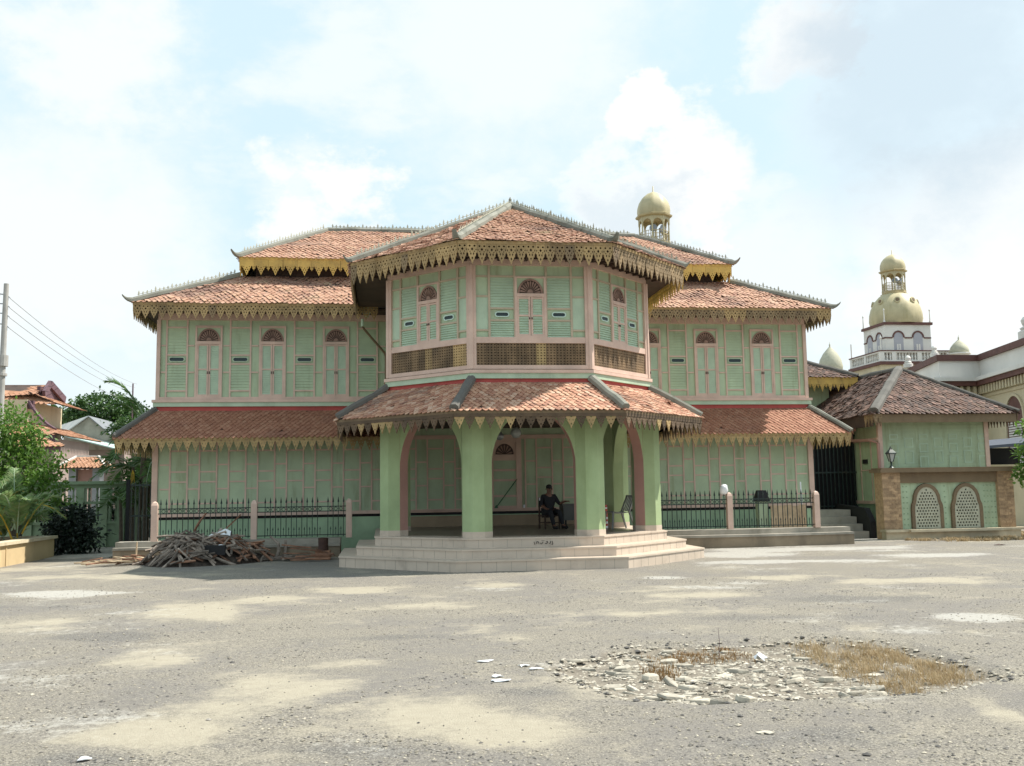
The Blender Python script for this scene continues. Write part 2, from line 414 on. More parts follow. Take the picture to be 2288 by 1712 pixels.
def slats(mb, u0, u1, z0, z1, pitch=.052, y=-.02, mi=1, depth=.026):
    n = max(1, int((z1-z0)/pitch)); ph = (z1-z0)/n
    for i in range(n):
        z = z0 + i*ph
        mb.add([(u0,y-depth,z+.002),(u1,y-depth,z+.002),(u1,y,z+ph*.98),(u0,y,z+ph*.98),(u0,y+.004,z+.002),(u1,y+.004,z+.002)],
               [(0,1,2,3),(0,4,5,1)], mi)
def strip(mb, u0, u1, z0, z1, d=.03, mi=None, y=0):
    if mi is None: mi = 1 if min(u1-u0, z1-z0) < .05 else 0
    mb.box(u0, u1, y-d, y+.001, z0, z1, mi)

def make_window(w, zs, parent, M, louv, rays=11):
    """arched fanlight over a pair of shutters. zs: sill top, shutter top, arch base, arch top (above local 0). centre at u=0"""
    zsill, zsh, zab, zat = zs; hw = w/2; fr = .05
    mb = MB()
    mb.box(-hw, -hw+fr, -.045, .0, zsill, zat+.03); mb.box(hw-fr, hw, -.045, .0, zsill, zat+.03)
    mb.box(-hw+fr, hw-fr, -.05, .0, zsh, zab); mb.box(-hw+fr, hw-fr, -.042, 0, zsill, zsill+.035)
    mb.box(-hw+fr, hw-fr, -.04, 0, zat, zat+.03)
    win = mb.build('window', G['pink'], parent, M)
    # fanlight
    r = hw - fr - .012; rz = zat - zab - .012; N = 14
    fb = MB()
    arc = [(r*cos(pi*k/N), zab + rz*sin(pi*k/N)) for k in range(N+1)]
    arc2 = [(r*.83*cos(pi*k/N), zab + .012 + (rz*.85)*sin(pi*k/N)) for k in range(N+1)]
    fb.plate([arc + [(x, z) for x, z in arc2[::-1]]], 0, -.035, 0)
    # spandrel corners in mint and dark backing
    fb.plate([[(hw-fr, zab), (hw-fr, zat), (-hw+fr, zat), (-hw+fr, zab)] + arc[::-1]], .0, -.012, 2)
    fb.plate([arc2], .0, -.006, 1)
    nr = rays
    for k in range(nr):
        a0 = pi*(k+.12)/nr; a1 = pi*(k+.62)/nr
        def q(a, f): return (r*.84*f*cos(a), zab + .012 + rz*.85*f*sin(a))
        am = (a0+a1)/2
        fb.plate([[q(am, .26), q(a1, .62), q(a1+.02, .86), q(am, .99), q(a0-.02, .86), q(a0, .62)]], -.005, -.024, 0)
    fb.plate([[(r*.24*cos(pi*k/8), zab + .012 + rz*.26*sin(pi*k/8)) for k in range(9)]], -.005, -.03, 0)
    fb.build('fanlight', [G['fanw'], G['fand'], G['mint']], win)
    # shutters
    for s in (-1, 1):
        sb = MB(); a, b = (-hw+fr, -.006) if s < 0 else (.006, hw-fr)
        z0, z1 = zsill+.035, zsh; st = .042
        for x0, x1 in ((a, a+st), (b-st, b)): sb.box(x0, x1, -.034, 0, z0, z1, 0)
        for zz in (z0, z1-st, z0 + (z1-z0)*(.50)): sb.box(a+st, b-st, -.032, 0, zz, zz+st*(.8), 0)
        sb.box(a+st, b-st, -.008, 0, z0+st*.8, z1-st, 1)
        zm = z0 + (z1-z0)*.5
        slats(sb, a+st, b-st, z0+st*.8, zm, .05, -.008, 1, louv); slats(sb, a+st, b-st, zm+st*.8, z1-st, .05, -.008, 1, louv*.75)
        sb.box(*( (b-.03, b-.012) if s < 0 else (a+.012, a+.03)), -.05, -.034, z0+(z1-z0)*.42, z0+(z1-z0)*.47, 2)
        sb.build('shutter', [G['pink'], G['mint2'], G['black']], win)
    return win
def make_slot(parent, M, w=.28, h=.075, mat='slot'):
    mb = MB()
    def rr(w, h, n=5):
        r = h/2; o = []
        for sx in (1, -1):
            for k in range(n+1):
                a = (-pi/2 + pi*k/n)*sx; o.append((sx*(w/2 - r) + sx*r*cos(a), r*sin(a)))
        return o
    mb.plate([rr(w+.05, h+.042), rr(w, h)[::-1]], 0, -.022, 0)
    mb.plate([rr(w, h)], .0, -.004, 1)
    mb.box(-w/2, w/2, -.012, -.004, .012, .017, 1)
    return mb.build('vent_slot', [G[mat], G['slotd']], parent, M)
TR = MX.Translation
# ------------------------------------------------------------------ palace
PAL = empty('palace', (0,0,0), 0, 'mint green and pink two storey timber palace with tiled roofs and an octagonal porch', 'palace')
HX, DEP = 9.2, 5.2
EF = 0.8   # main eave overhang
# walls
mb = MB()
mb.box(-HX, HX, 0, DEP, 1.03, 4.02, 0)
mb.box(-HX+.03, HX-.03, .04, DEP-.04, .955, 1.03, 2)          # dark gap under the sill
mb.box(-HX+.02, HX-.02, .03, DEP-.02, -.2, .955, 3)
mb.build('lower_wall', [G['mint'], G['pink'], G['black'], G['plinthg']], PAL)
mb = MB(); mb.box(-HX, HX, 0, DEP, 4.1, 6.75, 0); mb.build('upper_wall', G['mint'], PAL)
# lower wall battens
mb = MB()
strip(mb, -HX-.03, HX+.03, .985+.045, 1.12, .05, 0); 
for s in (-1, 1):
    mb.box(s*HX-.075+(.02*s), s*HX+.075+(.02*s), -.055, .08, 1.12, 3.9, 0)
strip(mb, -HX+.06, HX-.06, 3.05, 3.16, .045, 0)
DOORX0, DOORX1 = -.22, .70
k = 0
while True:
    xa = -9.15 + .765*k; xb = xa + .315
    if xa > HX-.1: break
    for x in (xa, xb):
        if abs(x) < HX-.08 and not (DOORX0-.05 < x < DOORX1+.05): strip(mb, x-.021, x+.021, 1.12, 3.05, .026, 0)
    def rail(x0, x1, zz):
        x0 = max(x0, -HX+.1); x1 = min(x1, HX-.1)
        if x1-x0 < .1 or (x1 > DOORX0-.05 and x0 < DOORX1+.05): return
        for z in zz: strip(mb, x0, x1, z-.02, z+.02, .023, 0)
    rail(xa+.021, xb-.021, (2.42, 1.77)); rail(xb+.021, xa+.765-.021, (2.79, 2.23, 1.96, 1.38))
    k += 1
mb.build('wall_trim', [G['pink'], G['tanb']], PAL)
# horizontal plank joints of the lower wall: thin proud laths
mb = MB()
z = 1.2
while z < 3.0:
    for x0, x1 in ((-9.1, -3.3), (3.3, 9.1), (-3.2, DOORX0-.1), (DOORX1+.1, 3.2)): pass
    z += .093
for x0, x1 in ((-9.1, -3.3), (3.3, 9.1), (-3.2, DOORX0-.1), (DOORX1+.1, 3.2)):
    mb = MB(); z = 1.2
    while z < 3.0: mb.box(x0, x1, -.007, .001, z, z+.075); z += .093
    mb.build('wall_boarding', G['mint'], PAL)
# upper wall battens, vents, windows
WC = [(-7.88), (-6.18), (-4.46)]; VC = [-8.72, -7.04, -5.32, -3.6]
mb = MB()
strip(mb, -HX-.02, HX+.02, 6.36, 6.56, .05, 0)
strip(mb, -HX-.02, HX+.02, 4.17, 4.25, .045, 0)
for s in (-1, 1):
    mb.box(s*HX-.05, s*HX+.05, -.055, .06, 4.17, 6.36, 0)
    for c in VC:
        c *= -s
        for x in (c-.27, c+.27): strip(mb, x-.022, x+.022, 4.25, 6.36, .03, 0)
        for zz in (6.16, 5.40, 5.155, 4.42): strip(mb, c-.248, c+.248, zz-.02, zz+.02, .026, 0)
        make_slot(PAL, TR((c, -.012, 5.28)), .38, .095, 'mint2')
        bd = MB(); slats(bd, c-.248, c+.248, 4.44, 5.13, .075, -.003, 0, .014); bd.build('vent_panel', G['mint'], PAL); bd = MB(); slats(bd, c-.248, c+.248, 5.42, 6.14, .075, -.003, 0, .011); bd.build('vent_panel', G['mint'], PAL)
    edges = sorted([-9.15] + [v for c in WC for v in (c-.36, c+.36)] + [v for c in VC for v in (c-.27, c+.27)] + [-3.06])
    for a, b in zip(edges[:-1], edges[1:]):
        if .1 < b-a < .45 and not any(abs((a+b)/2-c) < .1 for c in WC+VC):
            x0, x1 = (a+.024, b-.024) if s < 0 else (-b+.024, -a-.024)
            for zz in (5.66, 4.93): strip(mb, x0, x1, zz-.018, zz+.018, .024, 0)
    for c in WC:
        c *= -s
        strip(mb, c-.36, c+.36, 6.18, 6.215, .03, 0)
mb.build('wall_trim', [G['pink'], G['tanb']], PAL)
W0 = make_window(.72, (4.25, 5.70, 5.78, 6.15), PAL, TR((WC[0], 0, 0)), .012)
for s in (-1, 1):
    for c in WC:
        if s == -1 and c == WC[0]: continue
        w = copy_tree(W0, PAL); w.matrix_local = TR((c if s < 0 else -c, 0, 0))
# string course and flashing
def course(pts_fn, name_parent):
    for nm, off, z0, z1, m in (('string_course', .13, 4.10, 4.17, 'pink'), ('string_course', .10, 3.985, 4.10, 'mint2'), ('flashing', .045, 3.86, 3.985, 'red')):
        mb = MB(); prism_ring(mb, pts_fn(off), z0, z1); mb.build(nm, G[m], name_parent)
course(lambda o: [(-HX-o, -o), (HX+o, -o), (HX+o, DEP+o), (-HX-o, DEP+o)], PAL)
course(lambda o: ring(o+.004, -.2), PAL)
# lower wing roofs (a skirt) : left, right, and the ends
TM = (T_RED, G['wood'])
ex, ez, ey = HX+.82, 3.1, -1.0
mb = MB()
roof_face(mb, [(-ex, ey, ez), (-2.9, ey, ez), (-2.9, -.04, 3.87), (-HX-.04, -.04, 3.87)], jit=.55)
roof_face(mb, [(2.9, ey, ez), (ex, ey, ez), (HX+.04, -.04, 3.87), (2.9, -.04, 3.87)], jit=.55)
roof_face(mb, [(-ex, DEP+1, ez), (-ex, ey, ez), (-HX-.04, -.04, 3.87), (-HX-.04, DEP+.04, 3.87)], jit=.4)
roof_face(mb, [(ex, ey, ez), (ex, DEP+1, ez), (HX+.04, DEP+.04, 3.87), (HX+.04, -.04, 3.87)], jit=.4)
lr = mb.build('lower_roof', TM, PAL)
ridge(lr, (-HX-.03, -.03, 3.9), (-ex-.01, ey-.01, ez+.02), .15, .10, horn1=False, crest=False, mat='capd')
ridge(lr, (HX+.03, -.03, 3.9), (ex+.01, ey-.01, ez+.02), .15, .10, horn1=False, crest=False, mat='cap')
wt = lambda i, n: 1 if R.random() < .2 else 0
for a, b in (((-ex, ey), (-3.0, ey)), ((3.0, ey), (ex, ey)), ((-ex, DEP+1), (-ex, ey)), ((ex, ey), (ex, DEP+1))):
    fringe(PAL, a, b, ez-.03, 'drop', .21, ('yel2', 'ochre'), pick=lambda i, n: 1 if R.random() < .4 else 0)
# main eave roof (skirt below the top roof)
ex2, ey2, ez2 = HX+.5, -EF, 6.70
tx, ty, tz = 7.15, .62, 7.74
TM = (T_PINK, G['wood'])
mb = MB(); by2 = DEP+EF; bty = DEP-.62
roof_face(mb, [(-ex2, ey2, ez2), (ex2, ey2, ez2), (tx, ty, tz), (-tx, ty, tz)], .135, .098, 1.5)
roof_face(mb, [(-ex2, by2, ez2), (-ex2, ey2, ez2), (-tx, ty, tz), (-tx, bty, tz)], .135, .098, 1.2)
roof_face(mb, [(ex2, ey2, ez2), (ex2, by2, ez2), (tx, bty, tz), (tx, ty, tz)], .135, .098, 1.2)
roof_face(mb, [(ex2, by2, ez2), (-ex2, by2, ez2), (-tx, bty, tz), (tx, bty, tz)], .3, .25, .2)
sk = mb.build('skirt_roof', TM, PAL)
for s in (-1, 1):
    ridge(sk, (s*tx, ty, tz), (s*ex2, ey2, ez2+.02), .16, .12)
    ridge(sk, (s*tx, bty, tz), (s*ex2, by2, ez2+.02), .16, .12)
mb = MB()   # soffit
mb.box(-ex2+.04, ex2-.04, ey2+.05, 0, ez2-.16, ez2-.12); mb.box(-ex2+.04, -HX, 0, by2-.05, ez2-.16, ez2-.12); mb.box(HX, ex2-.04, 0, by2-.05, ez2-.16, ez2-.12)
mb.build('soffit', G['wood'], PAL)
for a, b, pk in (((-ex2, ey2), (-3.3, ey2), .08), ((3.3, ey2), (ex2, ey2), 1.2), ((-ex2, by2), (-ex2, ey2), .9), ((ex2, ey2), (ex2, by2), 1.5)):
    fringe(PAL, a, b, ez2-.03, 'lace', .21, ('ochre', 'ochre2'), hs=.87, pick=lambda i, n, pk=pk: 1 if R.random() < pk*(.4+.6*sin(i*.21)**2) else 0)
# clerestory between the two roofs, then the top roof
mb = MB(); mb.box(-6.75, 6.75, .68, DEP-.68, 7.6, 8.25); mb.build('clerestory', G['wood'], PAL)
ux, uy, uz = 7.13, .2, 8.19; rx_, ry_, rz_ = 4.85, DEP/2, 9.62; uby = DEP-.2
mb = MB()
roof_face(mb, [(-ux, uy, uz), (ux, uy, uz), (rx_, ry_, rz_), (-rx_, ry_, rz_)], .135, .098, 1.2)
roof_face(mb, [(-ux, uby, uz), (-ux, uy, uz), (-rx_, ry_, rz_)], .135, .098, 1.2)
roof_face(mb, [(ux, uy, uz), (ux, uby, uz), (rx_, ry_, rz_)], .135, .098, 1.2)
roof_face(mb, [(ux, uby, uz), (-ux, uby, uz), (-rx_, ry_, rz_), (rx_, ry_, rz_)], .3, .25, .2)
tr = mb.build('top_roof', TM, PAL)
for s in (-1, 1):
    ridge(tr, (s*rx_, ry_, rz_), (s*ux, uy, uz+.02), .16, .12); ridge(tr, (s*rx_, ry_, rz_), (s*ux, uby, uz+.02), .16, .12)
ridge(tr, (-rx_, ry_, rz_), (rx_, ry_, rz_), .16, .12, horn1=False)
for a, b in (((-ux, uy), (ux, uy)), ((-ux, uby), (-ux, uy)), ((ux, uy), (ux, uby))):
    fringe(PAL, a, b, uz-.02, 'board', .40, ('yel',))

# ---- octagonal bay
mb = MB(); prism_ring(mb, ring(0, .05), 3.7, 6.72); mb.build('bay_wall', G['mint'], PAL)
FACES = (('SL', 'FL'), ('FL', 'FR'), ('FR', 'SR'))
mbT = MB(); mbB = MB()
ybatt = {}
WOCT = None
for fi, (pa, pb) in enumerate(FACES):
    M, L = wallframe(octp(0, pa), octp(0, pb)); mbT.T = M; mbB.T = M
    sc = L/OA
    strip(mbT, -.02, L+.02, 6.46, 6.60, .055)                     # top beam
    strip(mbT, -.02, L+.02, 4.755, 4.885, .05)                     # rail over the lattice
    strip(mbT, -.03, L+.03, 4.19, 4.275, .067)
    for x in (.045, L-.045): mbT.box(x-.05, x+.05, -.06, .03, 4.19, 6.46, 0)
    u = [.385*sc, .94*sc, L-.94*sc, L-.385*sc]
    for x in u: strip(mbT, x-.024, x+.024, 4.885, 6.46, .036)
    strip(mbT, .1, L-.1, 6.20, 6.24, .03)
    for a, b in ((.095, u[0]), (u[3], L-.095)):
        for zz in (5.78, 5.04): strip(mbT, a, b-.02 if a < 1 else b, zz-.02, zz+.02, .028)
        mbB = MB(); mbB.T = M; mbB.box(a, b, -.008, .001, 5.06, 5.76, 0); mbB.build('vent_panel', G['mint2'], PAL)
    for a, b in ((u[0], u[1]), (u[2], u[3])):
        for zz in (5.515, 5.255): strip(mbT, a+.024, b-.024, zz-.02, zz+.02, .03)
        mbB = MB(); mbB.T = M; slats(mbB, a+.024, b-.024, 4.885, 5.235, .05, -.004, 0, .022); mbB.build('vent_panel', G['mint2'], PAL); mbB = MB(); mbB.T = M; slats(mbB, a+.024, b-.024, 5.535, 6.2, .06, -.004, 0, .018); mbB.build('vent_panel', G['mint2'], PAL)
        make_slot(PAL, M @ TR(((a+b)/2, -.006, 5.385)), .27*sc, .078)
    ww = (u[2]-u[1])
    win = make_window(ww, (4.885, 5.77, 5.845, 6.185), PAL, M @ TR((L/2, -.004, 0)), .024)
    # lattice panel of eleven fretted boards
    g = MB(); g.T = M; n = 11; bw = (L-.2)/n
    for i in range(n):
        x0 = .1 + i*bw; loops = [[(x0+.003, 4.275), (x0+bw-.003, 4.275), (x0+bw-.003, 4.755), (x0+.003, 4.755)]]
        for r in range(8):
            for c in range(3):
                loops.append(dia(x0 + bw*(c+.5)/3, 4.275 + .48*(r+.5)/8, bw*.10, .012 if r % 2 else .016, 4 if r % 2 == 0 else 6))
        mi = 0
        if fi == 1 and i == 6: mi = 1
        if fi == 0 and i in (5, 9, 10): mi = 2
        g.plate(loops, -.004, -.028, mi)
    g.T = M; g.box(.1, L-.1, -.002, .0, 4.275, 4.755, 4)
    g.build('lattice_panel', [G['grille'], G['yel2'], G['ochre'], G['ochre'], G['black']], PAL)
mbT.T = None
for k in ('FL', 'FR', 'SL', 'SR'):
    x, y = octp(.02, k); mbT.lathe([(.072, 4.19), (.072, 6.46)], 8, (x, y, 0), 0, rot=pi/8)
for s in (-1, 1): mbT.box(s*3.016-.04, s*3.016+.04, -4.9, -4.8, 4.19, 6.5)
mbT.build('wall_trim', [G['pink'], G['tanb']], PAL)
# bay roof
E_ = .87; ez3 = 6.78; AP = (0, -3.61, 8.66); RB = (0, 1.3, 8.66)
C3 = {k: (*octp(E_, k), ez3) for k in ('FL', 'FR', 'SL', 'SR')}
exs = C3['SR'][0]
mb = MB()
roof_face(mb, [C3['SL'], C3['FL'], AP], .135, .098, 1.4); roof_face(mb, [C3['FL'], C3['FR'], AP], .135, .098, 1.4); roof_face(mb, [C3['FR'], C3['SR'], AP], .135, .098, 1.4)
roof_face(mb, [(-exs, .6, ez3), C3['SL'], AP, (0, .6, 8.66)], .135, .098, 1.2)
roof_face(mb, [C3['SR'], (exs, .6, ez3), (0, .6, 8.66), AP], .135, .098, 1.2)
br = mb.build('bay_roof', TM, PAL)
for k in ('FL', 'FR', 'SL', 'SR'): ridge(br, AP, C3[k][:2] + (ez3+.03,), .2 if k[0] == 'F' else .15, .12, hornlen=.18)
ridge(br, AP, RB, .2, .15, horn1=False)
mb = MB(); mb.lathe([(.09, 0), (.08, .07), (.03, .1), (.04, .14), (.0, .22)], 8, (AP[0], AP[1], AP[2]+.06)); mb.build('finial', G['cap'], br)
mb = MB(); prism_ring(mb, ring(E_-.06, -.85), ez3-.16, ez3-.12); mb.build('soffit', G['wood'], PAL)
rafters = MB()
for fi, (pa, pb) in enumerate(FACES):
    M, L = wallframe(octp(.1, pa), octp(.1, pb)); rafters.T = M
    k = -.3
    while k < L+.3: rafters.box(k, k+.06, -.74, .0, ez3-.24, ez3-.16); k += .3
rafters.build('rafter', G['wood'], PAL)
def pk(frac): return lambda i, n: 1 if R.random() < frac else 0
for a, b, f in ((C3['SL'], C3['FL'], .08), (C3['FL'], C3['FR'], .05), (C3['FR'], C3['SR'], .8), ((-exs, -.85), C3['SL'], .9), (C3['SR'], (exs, -.85), .1)):
    fringe(PAL, a, b, ez3-.03, 'lace', .2, ('ochre', 'ochre2') if f != .1 else ('yel', 'ochre'), hs=1.0, pick=pk(f))
# ---- porch
PE = 1.15; ez4 = 3.22
C4 = {k: (*octp(PE, k), ez4) for k in ('FL', 'FR', 'SL', 'SR')}; T4 = {k: (*octp(.04, k), 3.9) for k in ('FL', 'FR', 'SL', 'SR')}
exp_ = C4['SR'][0]; exw = T4['SR'][0]
TM = (T_PORCH, G['wood'])
mb = MB()
for pa, pb in FACES: roof_face(mb, [C4[pa], C4[pb], T4[pb], T4[pa]], .125, .095, .8)
roof_face(mb, [(-exp_, -.3, ez4), C4['SL'], T4['SL'], (-exw, -.3, 3.9)], .125, .095, .8)
roof_face(mb, [C4['SR'], (exp_, -.3, ez4), (exw, -.3, 3.9), T4['SR']], .125, .095, .8)
pr = mb.build('porch_roof', TM, PAL)
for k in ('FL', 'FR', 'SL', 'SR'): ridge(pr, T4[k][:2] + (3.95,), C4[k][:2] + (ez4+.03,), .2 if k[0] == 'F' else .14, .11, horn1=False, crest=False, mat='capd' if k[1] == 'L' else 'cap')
for a, b, f in ((C4['SL'], C4['FL'], .28), (C4['FL'], C4['FR'], .25), (C4['FR'], C4['SR'], .12), ((-exp_, -1.1), C4['SL'], .2), (C4['SR'], (exp_, -1.1), .2)):
    M, L = wallframe(a, b); mb = MB(); mb.T = M; mb.box(-.005, L+.005, -.012, .02, ez4-.13, ez4-.01); mb.build('fascia', G['brownb'], PAL)
    fringe(PAL, a, b, ez4-.10, 'drop', .21, ('brownf', 'yel2', 'ochre'), hs=.80, pick=lambda i, n, f=f: (1 if R.random() < f*.7 else 2 if R.random() < f else 0))
# arcade
PO = .17; TH = .30; ZF = .63; ZT = 3.34
def arch_loop(L, pier, hw, zs, rise, z0=ZF, zt=ZT):
    c = L/2; N = 18; up = min(1, (zt-.08-zs)/rise)
    pts = [(0, z0), (0, zt), (L, zt), (L, z0), (c+hw, z0)]
    for k in range(N+1):
        a = pi*k/N; z = zs + rise*sin(a); pts.append((c + hw*cos(a), min(z, zt-.05)))
    pts.append((c-hw, z0)); return pts
COLS = [(-2.8, -2.4), (-2.93, -4.9), (-1.21, -6.6), (1.21, -6.6), (2.93, -4.9), (2.8, -2.4)]
AP_ = .31; CRAD = AP_/cos(pi/8)
for i, (x, y) in enumerate(COLS):
    nb = [V((COLS[j][0]-x, COLS[j][1]-y)).normalized() for j in (i-1, i+1) if 0 <= j < 6 and 0 < i < 5]
    mb = MB()
    for (z0, z1, gr) in ((ZF-.02, ZF+.125, .006), (ZF+.125, ZT, 0)):
        r = CRAD + gr; c = [(x + r*cos(pi/8+pi/4*k), y + r*sin(pi/8+pi/4*k)) for k in range(8)]
        o = len(mb.v); mb.v += [(px_, py_, z0) for px_, py_ in c] + [(px_, py_, z1) for px_, py_ in c]
        for k in range(8):
            n = V((cos(pi/4*(k+1)), sin(pi/4*(k+1)))); pinkf = any(n.dot(q) > .93 for q in nb)
            mb.f.append([o+k, o+(k+1)%8, o+8+(k+1)%8, o+8+k]); mb.m.append(2 if gr else 1 if pinkf else 0)
        mb.f.append([o+8+k for k in range(8)]); mb.m.append(2 if gr else 0)
    mb.build('column', [G['lime'], G['salmon'], G['step']], PAL)
for i in range(5):
    M, L = wallframe(COLS[i], COLS[i+1]); x0, x1 = AP_-.006, L-AP_+.006; c = L/2; hw = (x1-x0)/2-.0; hz_a = 1.2; N = 22; zs = 2.1
    th = AP_*math.tan(pi/8)-.004
    pts = [(x1, zs), (x1, ZT), (x0, ZT), (x0, zs)] + [(c - hw*cos(pi*k/N), min(zs + hz_a*sin(pi*k/N), ZT-.06)) for k in range(1, N)]
    mb = MB(); mb.T = M
    mb.plate([pts], th, -th, 0, lambda li, a, b: 1 if (a[1] < ZT-.01 and b[1] < ZT-.01) else 0)
    mb.build('arch', [G['lime'], G['salmon'] if 0 < i < 4 else G['lime']], PAL)
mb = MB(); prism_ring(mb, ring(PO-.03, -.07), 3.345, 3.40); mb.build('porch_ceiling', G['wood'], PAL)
# floor and three steps
for i, (o, z0, z1) in enumerate(((.335, -.1, .63), (.735, -.1, .428), (1.11, -.1, .232))):
    mb = MB(); yb = -.06 if i == 0 else -1.55 - .0
    prism_ring(mb, ring(o, -.07 if i == 0 else -2.2+.02*i), z0, z1)
    prism_ring(mb, ring(o+.018, -.07 if i == 0 else -2.2+.02*i), z1-.035, z1-.0035*1)
    mb.build('step', G['step'], PAL)
mb = MB(); prism_ring(mb, ring(PO-.45, -.08), .63, .634); mb.build('porch_floor', G['floor'], PAL)
# tile joints on the risers
mb = MB()
for o, z0, z1 in ((.335, .44, .595), (.735, .24, .393), (1.11, .0, .197)):
    for pa, pb in FACES:
        M, L = wallframe(octp(o, pa), octp(o, pb)); mb.T = M; k = .2
        while k < L: mb.box(k, k+.006, -.0025, .001, z0, z1); k += .3
mb.build('tile_joint', G['conc'], PAL)
# back wall of the porch below the sill
mb = MB(); mb.box(-2.9, 2.9, -.012, .03, .634, .93); mb.build('dado', G['dado'], PAL)
# porch door
mb = MB(); hw = .32
DM = TR((.21, 0, 0))
for x0, x1 in ((-hw-.12, -hw), (hw, hw+.15)): mb.box(x0, x1, -.07, .0, 1.12, 3.05, 0)
mb.box(-hw, hw, -.06, 0, 2.5, 2.6, 0); mb.box(-hw, hw, -.06, 0, 2.95, 3.05, 0)
mb.box(-hw, hw, -.012, 0, 1.12, 2.5, 1)
for z in (1.12, 1.42, 1.86, 2.14, 2.44): mb.box(-hw, hw, -.035, 0, z, z+.06, 0)
dr = mb.build('door', [G['pink'], G['mint']], PAL, DM)
fb = MB(); N = 14; arc = [(.26*cos(pi*k/N), 2.61+.3*sin(pi*k/N)) for k in range(N+1)]
fb.plate([[(hw, 2.6), (hw, 2.95), (-hw, 2.95), (-hw, 2.6)]], 0, -.02, 2); fb.plate([arc], -.02, -.026, 1)
for k in range(7):
    a = pi*(k+.5)/7; da = .12
    fb.plate([[(.05*cos(a), 2.61+.06*sin(a)), (.2*cos(a+da), 2.61+.23*sin(a+da)), (.245*cos(a), 2.61+.285*sin(a)), (.2*cos(a-da), 2.61+.23*sin(a-da))]], -.026, -.034, 0)
fb.build('fanlight', [G['fanw'], G['fand'], G['pink']], dr)
# small inscription on the top riser: a short row of inked strokes
M, L = wallframe(octp(.335, 'FL'), octp(.335, 'FR')); ins = MB(); ins.T = M
x = 1.36
def stroke(pts, w=.012):
    for a, b in zip(pts[:-1], pts[1:]):
        ins.bar((a[0], -.0225, a[1]), (b[0], -.0225, b[1]), w, .004, up=(0, 1, 0))
zb = .505
stroke([(x, zb+.03), (x+.015, zb-.03)]); stroke([(x+.05, zb-.01), (x+.06, zb+.035), (x+.09, zb+.03), (x+.1, zb-.01)])
stroke([(x+.13, zb), (x+.15, zb-.02), (x+.18, zb), (x+.19, zb+.025)]); stroke([(x+.165, zb+.045), (x+.178, zb+.052)], .014)
stroke([(x+.2, zb+.045), (x+.213, zb+.052)], .014); stroke([(x+.23, zb-.01), (x+.26, zb-.015), (x+.29, zb+.01), (x+.28, zb+.035), (x+.26, zb+.02)])
stroke([(x+.32, zb-.02), (x+.345, zb+.0), (x+.35, zb+.035)]); stroke([(x+.38, zb+.04), (x+.395, zb-.03), (x+.37, zb-.035)])
ins.build('inscription', G['black'], PAL)
# rain hopper and downpipe in the left corner
mb = MB(); hx = -3.62
mb.add([(hx-.14,-.72,6.78),(hx+.14,-.72,6.78),(hx+.14,-.46,6.78),(hx-.14,-.46,6.78),(hx-.14,-.72,6.6),(hx+.14,-.72,6.6),(hx+.14,-.46,6.6),(hx-.14,-.46,6.6),
        (hx-.05,-.63,6.38),(hx+.05,-.63,6.38),(hx+.05,-.53,6.38),(hx-.05,-.53,6.38)],
       [(0,1,5,4),(1,2,6,5),(2,3,7,6),(3,0,4,7),(4,5,9,8),(5,6,10,9),(6,7,11,10),(7,4,8,11),(8,9,10,11),(0,3,2,1)])
mb.T = TR((-.1, -.25, -.12))
mb.tube([(hx, -.58, 6.4), (hx, -.58, 6.2)], .04, 8); hp = mb.build('rain_hopper', G['mint2'], PAL)
mb = MB(); mb.tube([(hx-.1, -.83, 6.1), (hx-.05, -.7, 6.02), (-3.12, -.16, 5.45), (-3.09, -.1, 5.35), (-3.09, -.1, 3.95)], .032, 8); mb.build('downpipe', G['brownb'], PAL)
# ------------------------------------------------------------------ rear wing and annex pavilion on the right
RW = empty('rear_wing', (11.5, 8, 0), 0, 'low rear wing with brown hip roof and yellow fringe past the palace right corner', 'building')
IM = RW.matrix_basis.inverted()
def under(root, *obs):
    for o in obs: o.matrix_local = MX.Translation(-root.location) @ o.matrix_local
mb = MB(); mb.box(9.35, 13.2, 6.9, 12, 0, 5.3); w = mb.build('wall', G['mint'], RW); under(RW, w)
mb = MB(); roof_face(mb, [(9.0, 6.1, 5.5), (13.95, 6.1, 5.5), (10.6, 9.3, 7.15), (9.0, 9.3, 7.15)], .16, .12, 1.2)
roof_face(mb, [(13.95, 6.1, 5.5), (13.95, 12.5, 5.5), (10.6, 9.3, 7.15)], .16, .12, 1.2)
w = mb.build('roof', (T_BROWN, G['wood']), RW); under(RW, w)
rr = ridge(w, (10.6, 9.3, 7.15), (13.95, 6.1, 5.52), .2, .12, horn1=False, crest=False, mat='capd')
w = fringe(RW, (9.4, 6.1), (13.95, 6.1), 5.47, 'board', .3, ('yel',)); under(RW, w)

AN = empty('annex_pavilion', (14.15, 4, 0), 0, 'single storey green pavilion with brown tiled hip roof right of the palace', 'building')
def ap(o): under(AN, o); return o
wx0, wx1, wy = 12.28, 15.98, 1.7
mb = MB(); mb.box(wx0, wx1, wy, 9, 1.0, 3.72, 0); mb.box(wx0+.03, wx1-.03, wy+.03, 9, -.1, 1.0, 1); ap(mb.build('wall', [G['mint'], G['plinthg']], AN))
mb = MB()
for x in (wx0+.05, wx1-.05): cp = MB(); cp.box(x-.07, x+.07, wy-.04, wy+.07, 1.0, 3.7); ap(cp.build('corner_post', G['pink'], AN))
mb.box(wx0-.04, wx0+.02, 3.35, 3.5, 1.0, 3.7); mb.box(wx0-.03, wx0+.02, wy, 3.4, 1.0, 1.1); mb.box(wx0-.05, wx0+.02, wy, 3.4, 2.98, 3.08)
for y in (2.2, 2.9): mb.box(wx0-.025, wx0+.02, y-.02, y+.02, 1.1, 2.98)
mb.box(wx0-.024, wx0+.02, 2.2, 2.9, 2.05, 2.09)
